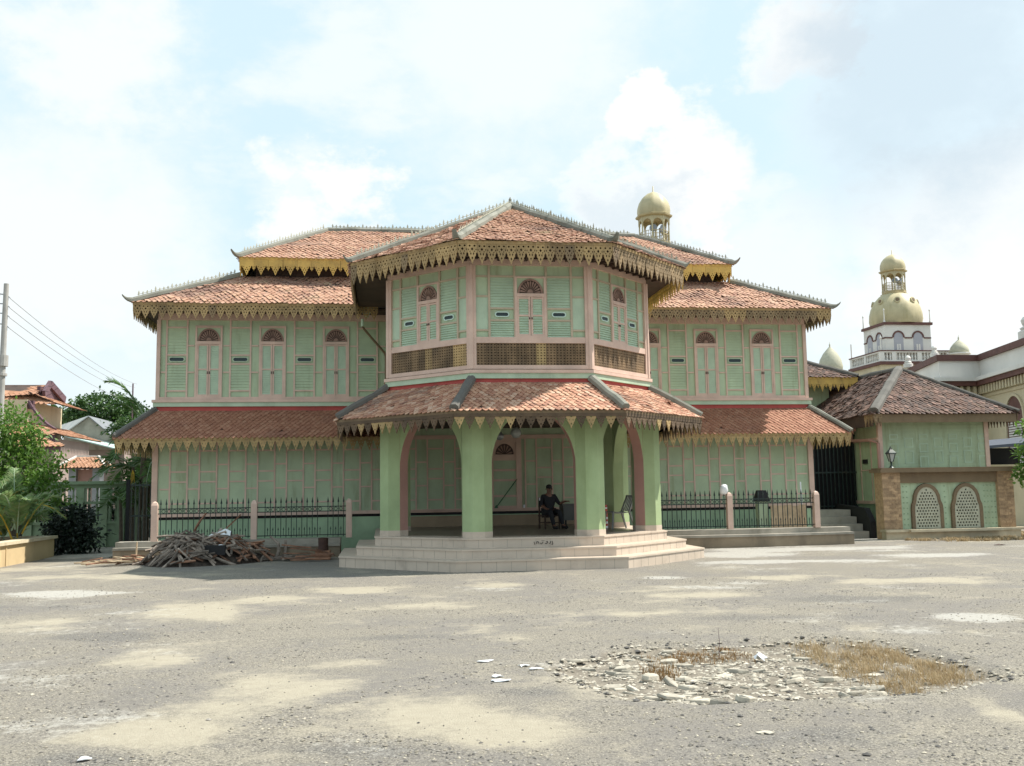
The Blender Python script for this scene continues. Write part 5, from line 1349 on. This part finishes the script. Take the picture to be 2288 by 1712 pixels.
gb = MB(); mbw = MB(); mbw.tube([(.05,-17.95,-.05),(.06,-17.95,.12),(.055,-17.94,.24)], [.004,.003,.0015], 5); tag(mbw.build('dry_stalk', G['purple']), 'single thin dark stalk standing up out of the rubble', 'weed stalk')
STRIP = [(11.6,-.6),(12.2,-1.5),(14,-1.9),(16.8,-1.2),(17.5,6),(15.8,6),(15.7,-.3),(15.5,-.32)]
gb = MB(); blades(gb, STRIP, 9000, .09, .008, 1.3, lambda x, y: 0); tag(gb.build('dry_verge', L_DRY), 'strip of dry trampled grass in front of the garden wall', 'dry grass', kind='stuff')
# litter
def litter(x, y, rx, ry, lb, m='bag', h=.018, cat='litter', nm='paper_scrap'):
    mb = MB(); n = 9; vs = [(x, y, gz(x, y)+h)]
    for k in range(n):
        a = 2*pi*k/n; q = R.uniform(.45,1.25); vs.append((x+rx*q*cos(a), y+ry*q*sin(a), gz(x, y)+.008+h*.8*R.random()))
    lo = [(p[0], p[1], p[2]-.006) for p in vs]
    mb.add(vs + lo, [(0, 1+k, 1+(k+1)%n) for k in range(n)] + [(n+1, n+2+(k+1)%n, n+2+k) for k in range(n)] + [(1+k, 1+(k+1)%n, n+2+(k+1)%n, n+2+k) for k in range(n)])
    tag(mb.build(nm, G[m]), lb, cat)
litter(-2.23,-17.98,.09,.06,'small white paper scrap on the gravel left of the rubble patch')
litter(-2.22,-18.93,.10,.045,'largest flat white scrap nearest the camera left of the rubble')
litter(-2.2,-18.72,.05,.04,'tiny white scrap just behind the largest flat scrap')
litter(-1.92,-18.3,.05,.04,'tiny white scrap closest to the left rim of the rubble')
litter(-1.83,-18.48,.07,.03,'narrow white scrap at the left rim of the rubble')
litter(-5.0,-20.9,.05,.05,'crumpled grey white plastic at the bottom left of the lot')
litter(-.72,-21.05,.06,.045,'flat pinkish tan stone lying alone near the bottom edge','stone',.010,'stone','flat_stone')
litter(.42,-18.05,.09,.07,'crumpled white and blue plastic lying in the back of the rubble patch','bag',.09,'litter','plastic_scrap')
litter(12.6,-3.6,.16,.08,'small dark leaf lying on the pale ground near the garden wall','rust',.04,'leaf','fallen_leaf')

# ------------------------------------------------------------------ heap of broken timber before the left railing
HUMPS = [(-7.75,-3.2,1.0,1.0,.68), (-6.95,-3.0,.8,.8,.66), (-6.4,-2.6,.6,.6,.40), (-8.75,-2.9,.7,.5,.12)]
def hz(x, y): return max(h*max(0, 1 - ((x-a)/rx)**2 - ((y-b)/ry)**2) for a, b, rx, ry, h in HUMPS)
mb = MB(); N = 34; vs = []
for j in range(N+1):
    for i in range(N+1):
        x, y = -9.6 + 3.9*i/N, -4.4 + 2.5*j/N; vs.append((x, y, hz(x, y)*.62 - .06 + .03*R.random()))
mb.add(vs, [(j*(N+1)+i, j*(N+1)+i+1, (j+1)*(N+1)+i+1, (j+1)*(N+1)+i) for j in range(N) for i in range(N)])
tag(mb.build('splinter_mound', paint('dark_splinters', (.06,.045,.035), .95, .4, 12)), 'dark mound of splinters and earth under the broken sticks', 'debris', kind='stuff')
def stick_mesh(seed, ln, w, h, m):
    rr = random.Random(seed); b = MB(); n = 5; vs = []
    bow = rr.uniform(-.05, .05)
    for i in range(n+1):
        t = i/n - .5; k = 1 - .5*max(0, abs(t)*2-.6)*rr.random()
        for x, z in ((-1,-1),(1,-1),(1,1),(-1,1)): vs.append((t*ln, x*w/2*k + bow*(1-4*t*t) + rr.gauss(0, w*.06), z*h/2*k + rr.gauss(0, h*.08)))
    b.add(vs, [(4*i+k, 4*i+(k+1)%4, 4*i+4+(k+1)%4, 4*i+4+k) for i in range(n) for k in range(4)] + [(3,2,1,0), (4*n,4*n+1,4*n+2,4*n+3)])
    return b
SL = {'wstick': ('broken_stick', 'weathered grey broken stick in the heap before the left railing', 'stick', 'grey sticks of the heap'),
      'rstick': ('broken_board', 'reddish brown broken board in the heap before the left railing', 'board', 'brown boards of the heap'),
      'pstick': ('pale_offcut', 'pale fresh wood offcut at the left foot of the heap', 'offcut', 'pale offcuts of the heap')}
SP = {}
for m, n in (('wstick', 7), ('rstick', 5), ('pstick', 3)):
    SP[m] = []
    for i in range(n):
        o = stick_mesh(i*7+len(m)+ord(m[0]), 1.0, R.uniform(.032,.06) if m == 'wstick' else R.uniform(.05,.09), R.uniform(.022,.035) if m != 'wstick' else R.uniform(.025,.045), m).build(SL[m][0], G[m]); tag(o, *SL[m][1:]); SP[m].append(o)
def put_stick(m, p, d, ln, roll=0, lab=None):
    pr_ = R.choice(SP[m]); o = pr_.copy() if pr_.get('used') else pr_
    if pr_.get('used'): COL.objects.link(o); del o['used']
    pr_['used'] = 1
    d = V(d).normalized(); y = V((0,0,1)).cross(d)
    if y.length < .01: y = V((0,1,0))
    y.normalize(); z = d.cross(y); rot = MX((d, y, z)).transposed().to_4x4()
    o.matrix_world = MX.Translation(p) @ rot @ MX.Rotation(roll, 4, 'X') @ MX.Diagonal((ln, 1, 1, 1)); 
    if lab: o['label'] = lab; del o['group']
    return o
k = 0
while k < 292:
    h = R.choices(HUMPS, (5, 2.4, 1.2, 0))[0]; x, y = h[0] + R.gauss(0, h[2]*.5), h[1] - .12 + R.gauss(0, h[3]*.5)
    z = hz(x, y)
    if z < .03: continue
    e = .05; g = V((hz(x+e, y)-hz(x-e, y), hz(x, y+e)-hz(x, y-e), 0))/(2*e)
    a = R.gauss(.25, .55) if R.random() < .7 else R.uniform(0, pi); t = V((cos(a), sin(a), 0)); t.z = g.dot(t)*.8 + R.gauss(0, .22)
    m = 'wstick' if (x < -7.1 and R.random() < .88) or R.random() < .5 else 'rstick'
    put_stick(m, (x, y, z*R.uniform(.75, 1.0) + .05), t, R.uniform(.28, .85) * (.8 if m == 'rstick' else 1), R.uniform(-.6, .6)); k += 1
for _ in range(26):
    x, y = R.gauss(-8.95, .3), R.gauss(-3.0, .3); put_stick('pstick' if R.random() < .55 else 'rstick', (x, y, .05+.12*R.random()), (1, R.gauss(.1,.4), R.gauss(0,.12)), R.uniform(.3,.7))
for (p, d, ln, lb, m) in (((-9.75,-2.35,.05), (1,.12,.02), 1.5, 'long thin pale lath lying out to the left of the heap', 'pstick'), ((-9.55,-2.85,.045), (1,.22,.01), 1.3, 'nearer pale lath lying out to the left of the heap', 'pstick'),
    ((-9.12,-2.25,.25), (.04,0,1), .5, 'short white stake standing upright left of the heap', 'pstick'), ((-7.5,-3.0,.95), (.5,-.2,.75), .55, 'brown board sticking up from the top of the grey sticks', 'rstick'),
    ((-7.2,-3.5,.62), (.8,-.3,.28), .9, 'light grey straight batten leaning across the front of the heap', 'wstick'), ((-6.75,-2.9,.95), (.6,.1,.6), .5, 'highest rust brown board at the right top of the heap', 'rstick')):
    put_stick(m, p, d, ln, 0, lb)
RS = [((-5.25,-2.9,.34),(1,.05,-.12),.7), ((-5.0,-3.0,.26),(1,-.1,-.1),.8), ((-5.2,-3.0,.18),(1,.1,-.02),.7), ((-4.85,-3.2,.12),(1,.2,0),.8), ((-5.3,-3.2,.08),(1,-.2,0),.6), ((-4.7,-3.5,.08),(1,.0,0),.6), ((-5.0,-3.4,.05),(1,.3,0),.7), ((-4.55,-3.1,.2),(.8,.1,-.3),.5), ((-4.6,-3.45,.17),(1,-.25,0.05),.55)]
for p, d, ln in RS: o = put_stick('rstick', p, d, ln); o['label'] = 'brown board in the small low stack beside the porch steps'; o['group'] = 'brown boards by the porch steps'
for i in range(16):
    x, y = R.uniform(-6.25,-5.2), R.uniform(-3.1,-2.4); o = put_stick('wstick', (x, y, .05+.05*R.random()), (1, R.gauss(0,.4), R.gauss(0,.06)), R.uniform(.4,.8)); o['label'] = 'flat grey stick strewn between the heap and the board stack'; o['group'] = 'flat grey sticks strewn by the kerb'
mb = MB(); mb.tube([(-5.78,-2.3,.02),(-5.72,-2.32,.2),(-5.74,-2.3,.38),(-5.86,-2.25,.5),(-5.95,-2.2,.56)], [.05,.045,.04,.03,.02], 7); tag(mb.build('bent_branch', G['wstick']), 'bent grey branch standing against the kerb right of the heap', 'branch')
mb = MB(); mb.box(-5.62,-5.55,-2.12,-2.06,0,.46); tag(mb.build('wooden_stake', G['wstick']), 'upright square stake against the kerb right of the bent branch', 'stake')
mb = MB(); mb.lathe([(.12,0),(.125,.02),(.118,.15),(.122,.28),(.125,.3),(.112,.3),(.108,.03)], 18, (-4.62,-2.75,.22)); tag(mb.build('rusty_tin', G['rust']), 'rusty dark tin standing on the boards beside the porch steps', 'tin')
mb = MB(); mb.box(-4.8,-4.45,-2.95,-2.55,.0,.22); mb.bar((-4.85,-2.9,.1),(-4.4,-2.9,.1),.05); tag(mb.build('timber_block', G['rstick']), 'squat timber block under the rusty tin', 'timber block')
def sheet(nm, c, rx, ry, h, m, lb, cat):
    mb = MB(); n = 10; vs = []
    for j in range(n+1):
        for i in range(n+1):
            u, v = i/n*2-1, j/n*2-1; x, y = c[0]+u*rx, c[1]+v*ry; vs.append((x, y, max(hz(x, y)*.98, 0) + c[2] + h*(.5+.8*MN_.noise(V((x*5, y*5, 4))))))
    mb.add(vs, [(j*(n+1)+i, j*(n+1)+i+1, (j+1)*(n+1)+i+1, (j+1)*(n+1)+i) for j in range(n) for i in range(n)]); tag(mb.build(nm, G[m], smooth=True), lb, cat)
sheet('plastic_sheet', (-7.02,-3.05,.06), .26, .2, .10, 'bag', 'crumpled white and blue plastic sheet on top of the heap', 'plastic sheet')
sheet('sacking', (-6.9,-3.62,.05), .08, .08, .08, 'bag', 'small white rag stuffed in the front of the heap', 'rag')
mb = MB(); mb.box(-7.3,-6.8,-3.75,-3.5,.22,.44); tag(mb.build('black_crate', G['black']), 'dark box half buried in the front of the heap', 'box')

# ------------------------------------------------------------------ porch things
Z0 = .636
PE_ = empty('person', (.97, -2.9, Z0), radians(12), 'person in black uniform seated on a wooden chair in the porch, arm on a table', 'person')
PS = .93
def skin_body(nm, verts, edges, rads, mat, parent, sub=1):
    me = bpy.data.meshes.new(nm); me.from_pydata([tuple(PS*c for c in v) for v in verts], edges, [])
    o = bpy.data.objects.new(nm, me); COL.objects.link(o); o.modifiers.new('skin', 'SKIN'); 
    sv = me.skin_vertices[0].data if me.skin_vertices else None
    if sv is None:
        import bmesh
        b = bmesh.new(); b.from_mesh(me); b.verts.layers.skin.verify(); b.to_mesh(me); b.free(); sv = me.skin_vertices[0].data
    for i, r in enumerate(rads): sv[i].radius = ((r[0]*PS, r[1]*PS) if isinstance(r, tuple) else (r*PS, r*PS)); sv[i].use_root = i == 0
    s = o.modifiers.new('sub', 'SUBSURF'); s.levels = s.render_levels = sub
    bpy.context.view_layer.update(); dg = bpy.context.evaluated_depsgraph_get(); m2 = bpy.data.meshes.new_from_object(o.evaluated_get(dg))
    o.modifiers.clear(); o.data = m2; bpy.data.meshes.remove(me); m2.materials.clear(); m2.materials.append(mat)
    for p in m2.polygons: p.use_smooth = True
    if parent: o.parent = parent
    return o
J = dict(pel=(0,.02,.44), sp=(0,.05,.60), ch=(0,.05,.78), nk=(0,.03,.93), hb=(0,0,1.0), ht=(0,.005,1.10), sl=(-.17,.05,.86), el=(-.26,.02,.63), wl=(-.15,-.20,.53), sr=(.17,.05,.86), er=(.27,-.03,.66), wr=(.36,-.2,.72),
         hl=(-.09,0,.43), kl=(-.13,-.38,.46), al=(-.02,-.36,.09), tl=(.0,-.52,.04), hr=(.09,0,.43), kr=(.12,-.40,.46), ar=(.22,-.40,.10), trr=(.27,-.56,.05), pl=(-.12,-.27,.51), pr=(.40,-.27,.73))
K = list(J); ix = {k: i for i, k in enumerate(K)}
E = [('pel','sp'),('sp','ch'),('ch','nk'),('nk','hb'),('hb','ht'),('ch','sl'),('sl','el'),('el','wl'),('wl','pl'),('ch','sr'),('sr','er'),('er','wr'),('wr','pr'),('pel','hl'),('hl','kl'),('kl','al'),('al','tl'),('pel','hr'),('hr','kr'),('kr','ar'),('ar','trr')]
RD = dict(pel=(.15,.11), sp=(.135,.10), ch=(.155,.105), nk=.052, hb=(.07,.075), ht=(.066,.078), sl=.06, el=.042, wl=.028, pl=(.036,.02), sr=.06, er=.042, wr=.028, pr=(.036,.02), hl=.085, kl=.058, al=.04, tl=.036, hr=.085, kr=.058, ar=.04, trr=.036)
body = skin_body('body', [J[k] for k in K], [(ix[a], ix[b]) for a, b in E], [RD[k] for k in K], G['skin'], PE_, 2)
sub = ['ch','sp','pel','sl','el','wl','sr','er','wr','hl','hr']; si = {k: i for i, k in enumerate(sub)}
def shrink_end(k): 
    if k == 'wl': return tuple(V(J['el']).lerp(V(J['wl']), .35))
    if k == 'wr': return tuple(V(J['er']).lerp(V(J['wr']), .35))
    return J[k]
skin_body('shirt', [shrink_end(k) for k in sub], [(si[a], si[b]) for a, b in E if a in si and b in si], [tuple(x+.014 for x in RD[k]) if isinstance(RD[k], tuple) else RD[k]+.014 for k in sub], G['fabric'], PE_, 2)
sub = ['pel','hl','kl','al','hr','kr','ar']; si = {k: i for i, k in enumerate(sub)}
skin_body('trousers', [J[k] for k in sub], [(si[a], si[b]) for a, b in E if a in si and b in si], [tuple(x+.018 for x in RD[k]) if isinstance(RD[k], tuple) else RD[k]+.016 for k in sub], G['fabric'], PE_, 2)
mb = MB()
for w_, p_, sg in (('wl', 'pl', 1), ('wr', 'pr', -1)):
    a, b = V(J[w_])*PS, V(J[p_])*PS; d = (b-a).normalized(); s = d.cross(V((0,0,1))).normalized()
    for i in range(4):
        q = b + s*(i-1.5)*.018; l = (.062, .072, .068, .052)[i]
        mb.tube([q - d*.01, q + d*l*.5 + V((0,0,.004)), q + d*l*.85 - V((0,0,.012)), q + d*l - V((0,0,.03))], [.010,.009,.008,.006], 6)
    q = a.lerp(b, .6) + s*.03*sg; mb.tube([q, q + d*.03 + s*.02*sg, q + d*.06 + s*.022*sg], [.011,.010,.007], 6)
mb.build('fingers', G['skin'], PE_, smooth=True)
mb = MB(); hc = V((0, -.002, 1.075))*PS
mb.lathe([(.066,0),(.076,.03),(.074,.06),(.056,.09),(.02,.103),(.0,.104)], 14, (hc.x, hc.y+.016, hc.z)); mb.build('hair', G['hair'], PE_, smooth=True)
mb = MB()
for x in (-.028, .028): mb.box(hc.x+x-.012, hc.x+x+.012, hc.y-.083, hc.y-.072, hc.z-.005, hc.z+.004, 0)
mb.box(hc.x-.025, hc.x+.025, hc.y-.083, hc.y-.07, hc.z-.068, hc.z-.06, 0); mb.add([(hc.x-.014,hc.y-.072,hc.z-.04),(hc.x+.014,hc.y-.072,hc.z-.04),(hc.x,hc.y-.1,hc.z-.038),(hc.x,hc.y-.075,hc.z)], [(0,1,2),(0,2,3),(2,1,3)], 1)
for x in (-.078, .078): mb.lathe([(.0,-.03),(.014,-.01),(.016,.012),(.0,.028)], 6, (hc.x+x, hc.y+.01, hc.z-.015), 1)
mb.build('face', [G['hair'], G['skin']], PE_)
mb = MB()
for a, t in (('al','tl'), ('ar','trr')):
    p, q = V(J[a])*PS, V(J[t])*PS; mb.tube([p + V((0,.05,-.03)), p + V((0,.0,-.035)), q + V((0,.02,-.0)), q + V((0,-.03,.0))], [.035,.05,.042,.025], 8)
mb.build('shoes', G['black'], PE_, smooth=True)
mb = MB(); q = V(J['sl']).lerp(V(J['el']), .3)*PS; mb.box(q.x-.075, q.x-.06, q.y-.03, q.y+.02, q.z-.03, q.z+.035); mb.build('sleeve_badge', G['bag'], PE_)
CH = empty('wooden_chair', (.97, -2.86, Z0), radians(12), 'dark wooden chair under the seated person', 'chair')
for x in (-.19, .19):
    for y in (-.19, .2):
        mb = MB(); mb.bar((x, y, 0), (x, y, .34 if y < 0 else .78), .035); mb.build('leg', G['wood'], CH)
mb = MB(); mb.box(-.22, .22, -.22, .23, .305, .335); mb.build('seat', G['wood'], CH)
mb = MB(); mb.box(-.19, .19, .19, .215, .55, .76); mb.build('backrest', G['wood'], CH)
mb = MB(); mb.bar((-.19, -.19, .15), (.19, -.19, .15), .025); mb.bar((-.19, .2, .15), (.19, .2, .15), .025); mb.build('stretcher', G['wood'], CH)
TB = empty('side_table', (1.72, -2.75, Z0), 0, 'grey topped low table with dark legs beside the seated person', 'table')
mb = MB(); mb.box(-.42, .42, -.28, .3, .20, .58); mb.box(-.45, .45, -.31, .33, .58, .61); mb.build('cabinet', G['tablem'], TB)
for x in (-.36, .36):
    for y in (-.24, .26): mb = MB(); mb.bar((x, y, 0), (x, y, .22), .04); mb.build('leg', G['black'], TB)
# grey plastic chair by the right pier
PC = empty('plastic_chair', (2.5, -3.75, Z0), radians(-90+14), 'grey plastic chair facing left beside the right pier', 'chair')
mb = MB(); vs = []; n = 8
for i in range(n+1):
    t = i/n; y = -.24 + .48*t; z = .42 - .03*sin(pi*t) - .015*t
    for j in range(5): x = (-.22 + .44*j/4)*(1-.1*t); vs.append((x, y, z + .012*(2*j/4-1)**2))
vs2 = [(x, y, z-.02) for x, y, z in vs]; q = len(vs)
mb.add(vs+vs2, [(i*5+j, i*5+j+1, (i+1)*5+j+1, (i+1)*5+j) for i in range(n) for j in range(4)] + [(q+i*5+j+1, q+i*5+j, q+(i+1)*5+j, q+(i+1)*5+j+1) for i in range(n) for j in range(4)] + [(j, q+j, q+j+1, j+1) for j in range(4)] + [(i*5, (i+1)*5, q+(i+1)*5, q+i*5) for i in range(n)] + [(i*5+4, q+i*5+4, q+(i+1)*5+4, (i+1)*5+4) for i in range(n)])
mb.build('seat', G['plast'], PC, smooth=True)
mb = MB()
for j in range(5): x = -.17 + .34*j/4; mb.bar((x, .22, .42), (x*.95, .38, .78), .05, .014)
mb.bar((-.2, .38, .79), (.2, .38, .79), .06, .03); mb.bar((-.205, .22, .40), (-.19, .385, .80), .035); mb.bar((.205, .22, .40), (.19, .385, .80), .035); mb.build('backrest', G['plast'], PC)
for x in (-1, 1):
    mb = MB(); mb.tube([(x*.2, -.21, .42), (x*.22, -.25, 0)], [.032, .024], 6); mb.build('leg', G['plast'], PC); mb = MB(); mb.tube([(x*.2, .22, .42), (x*.23, .36, 0)], [.034, .024], 6); mb.build('leg', G['plast'], PC)
# stools stacked behind the pier
for i in range(6):
    mb = MB(); z = Z0 + .0; zz = .3 + .055*i
    mb.lathe([(.15, max(0, zz-.3)), (.135, zz-.06), (.14, zz-.02), (.13, zz), (.0, zz+.003)], 14, (2.24, -3.2, Z0))
    tag(mb.build('plastic_stool', G['red'] if i % 2 else G['bag']), ['lowest white', 'lowest red', 'middle white', 'middle red', 'upper white', 'topmost red'][i] + ' plastic stool of the stack behind the right front pier', 'stool', 'stacked plastic stools')
def hang(x, y, z, r, lb, m):
    e = empty('hanging_lamp', (x, y, z), 0, lb, 'lamp', 'lamps hanging in the porch')
    mb = MB(); mb.lathe([(.0,-r),(r*.6,-r*.85),(r,-r*.2),(r*.95,r*.3),(r*.5,r*.9),(.04,r)], 14); mb.build('shade', G[m], e, smooth=True)
    mb = MB(); mb.tube([(0,0,r*.95),(0,0,3.345-z)], .012, 6); mb.lathe([(.05,0),(.05,.04),(.02,.06)], 8, (0,0,3.345-z-.06)); mb.build('rod', G['black'], e)
hang(0, -4, 2.98, .13, 'pale glass globe lamp hanging in the middle of the porch', 'lamp'); hang(-.4, -4.05, 2.9, .1, 'darker glass lamp hanging left of the pale globe in the porch', 'grey')
mb = MB(); mb.box(-2.85, 2.85, -.12, -.051, 1.085, 1.118); mb.build('sill', G['pink'], PAL)
mb = MB(); mb.tube([(-.06, -.16, Z0+.5-.5+.1), (-.05, -.155, 1.05), (.54, -.02, 1.92)], .014, 6) if False else mb.tube([(-.04, -.1, 1.16), (.55, -.06, 1.92)], .014, 6)
bo = empty('broom', (0, 0, 0), 0, 'green handled broom leaning against the porch door', 'broom'); mb.build('handle', G['green_h'], bo)
mb = MB(); mb.add([(-.11,-.115,1.12),(.0,-.115,1.12),(.0,-.06,1.12),(-.11,-.06,1.12),(-.06,-.1,1.2),(-.02,-.1,1.2),(-.02,-.08,1.2),(-.06,-.08,1.2)], [(0,3,2,1),(4,5,6,7),(0,1,5,4),(1,2,6,5),(2,3,7,6),(3,0,4,7)]); mb.build('bristles', G['green_h'], bo)
mb = MB(); mb.lathe([(.028,0),(.034,.085),(.03,.085),(.026,.01)], 12, (.73, -.085, 1.118)); tag(mb.build('cup', G['bag']), 'small white cup on the sill right of the porch door', 'cup')
# things by the right railing
mb = MB(); mb.lathe([(.02,-.10),(.09,-.06),(.12,.03),(.10,.12),(.05,.16),(.0,.17)], 9, (5.98, -1.63, 1.5)); o = mb.build('plastic_bag', G['bag'], smooth=True)
for v in o.data.vertices: v.co += V((R.gauss(0,.012), R.gauss(0,.012), R.gauss(0,.012)))
tag(o, 'white plastic bag caught on a spear beside the pink post', 'bag')
PB = empty('pump_box', (7.3, -.95, .47), 0, 'grey box with a black hood standing behind the right railing', 'box')
mb = MB(); mb.box(-.14,.14,-.1,.1,-.3,.72); mb.build('body', G['mint'], PB)
mb = MB(); mb.add([(-.2,-.15,.72),(.2,-.15,.72),(.2,.15,.72),(-.2,.15,.72),(-.11,-.09,1.03),(.11,-.09,1.03),(.11,.09,1.03),(-.11,.09,1.03)], [(0,3,2,1),(4,5,6,7),(0,1,5,4),(1,2,6,5),(2,3,7,6),(3,0,4,7)]); mb.build('hood', G['black'], PB)
mb = MB()
for i in range(5): mb.box(7.46+.205*i, 7.655+.205*i, -1.22, -1.19, .3, 1.08+R.uniform(-.02,.02))
tag(mb.build('board_panel', G['pstick']), 'pale plank panel standing behind the right railing', 'panel')
mb = MB(); mb.tube([(8.42,-1.1,.3),(8.40,-1.1,1.72)], .022, 8); tag(mb.build('white_pipe', G['bag']), 'thin white pipe sticking up behind the last railing post', 'pipe')

# ------------------------------------------------------------------ sky, sun, camera
w = bpy.data.worlds.new('World'); scene.world = w; w.use_nodes = True; nt = w.node_tree; nt.nodes.clear()
SD = V((.69, .06, 1)).normalized()
out = nt.nodes.new('ShaderNodeOutputWorld'); bg = nt.nodes.new('ShaderNodeBackground'); nt.links.new(bg.outputs[0], out.inputs[0])
sky = node(nt, 'ShaderNodeTexSky', sky_type='NISHITA', sun_disc=False); sky.sun_elevation = math.asin(SD.z); sky.sun_rotation = atan2(SD.x, SD.y); sky.air_density = 1.0; sky.dust_density = 2.2; sky.ozone_density = 1.0
tc = node(nt, 'ShaderNodeTexCoord'); D = tc.outputs['Generated']
n1 = noise(nt, 5.0, 8, .58, D, (1, 1, 2.2)); n2 = noise(nt, 13, 9, .62, D, (1, 1, 1.4)); n3 = noise(nt, 2.6, 5, .5, D, (1, 1, 2.6))
def blob(c, r0, r1, amt):
    d = node(nt, 'ShaderNodeVectorMath', operation='DISTANCE'); nt.links.new(D, d.inputs[0]); d.inputs[1].default_value = V(c).normalized()
    x = math_(nt, 'ADD', d.outputs['Value'], math_(nt, 'MULTIPLY', math_(nt, 'SUBTRACT', n2, .5), .20))
    return math_(nt, 'MULTIPLY', math_(nt, 'SUBTRACT', 1.0, sstep(nt, x, r0*.8, r1*1.25)), amt)
CL = [((.29,.9,.345),.03,.05,.9), ((.262,.895,.37),.02,.035,.9), ((.305,.906,.30),.045,.07,.9), ((.245,.921,.29),.035,.06,.8), ((-.04,.953,.295),.03,.05,.85), ((-.075,.96,.27),.04,.06,.8), ((.385,.83,.415),.03,.055,.9), ((.36,.84,.39),.02,.04,.7),
      ((-.25,.885,.39),.04,.09,.7), ((.55,.81,.20),.10,.16,.8), ((.12,.885,.45),.08,.16,.6), ((-.28,.925,.22),.06,.16,.7), ((.39,.90,.20),.05,.12,.6)]
m = sstep(nt, n1, .50, .68)
m = math_(nt, 'MULTIPLY', m, .55)
for c in CL: m = math_(nt, 'MAXIMUM', m, blob(*c))
hz_ = node(nt, 'ShaderNodeSeparateXYZ'); nt.links.new(D, hz_.inputs[0])
low = math_(nt, 'SUBTRACT', 1.0, sstep(nt, hz_.outputs[2], .0, .26)); m = math_(nt, 'MAXIMUM', m, math_(nt, 'MULTIPLY', low, .75))
gray = math_(nt, 'MAXIMUM', blob((.49,.79,.37), .05, .16, .8), math_(nt, 'MULTIPLY', sstep(nt, n3, .58, .75), .35)); gray = math_(nt, 'MAXIMUM', gray, blob((.25,.925,.275), .02, .05, .5))
ccol = mixc(nt, gray, (7.0, 6.95, 6.8), (3.9, 4.7, 5.35))
veil = mixc(nt, .88, sky.outputs[0], (5.0, 6.35, 6.95))
fin = mixc(nt, math_(nt, 'MAXIMUM', m, math_(nt, 'MULTIPLY', gray, .7)), veil, ccol)
nt.links.new(fin, bg.inputs[0]); bg.inputs[1].default_value = .1
sl = bpy.data.lights.new('sun', 'SUN'); sl.energy = 4.8; sl.angle = radians(.6); sl.color = (1, .945, .85); so = bpy.data.objects.new('sun', sl); COL.objects.link(so)
so.rotation_euler = (-SD).to_track_quat('-Z', 'Y').to_euler(); so.location = (20, 0, 40)
cd = bpy.data.cameras.new('camera'); cd.sensor_width = 36; cd.lens = 2190.6/2288*36; cd.clip_end = 3000; co = bpy.data.objects.new('camera', cd); COL.objects.link(co)
ya, pi_, ro_ = .1326, .1092, -.0155
fw_ = V((sin(ya)*cos(pi_), cos(ya)*cos(pi_), sin(pi_))); r0 = V((cos(ya), -sin(ya), 0)); u0 = r0.cross(fw_)
rt = r0*cos(ro_) + u0*sin(ro_); up = -r0*sin(ro_) + u0*cos(ro_)
mm = MX.Identity(4); mm.col[0] = (*rt, 0); mm.col[1] = (*up, 0); mm.col[2] = (*(-fw_), 0); mm.col[3] = (-3.195, -27.373, 1.6, 1); co.matrix_world = mm
scene.camera = co
vs_ = scene.view_settings; vs_.view_transform = 'Standard'; vs_.look = 'None'; vs_.exposure = .63; vs_.gamma = 1
scene.cycles.max_bounces = 6; scene.cycles.transparent_max_bounces = 4
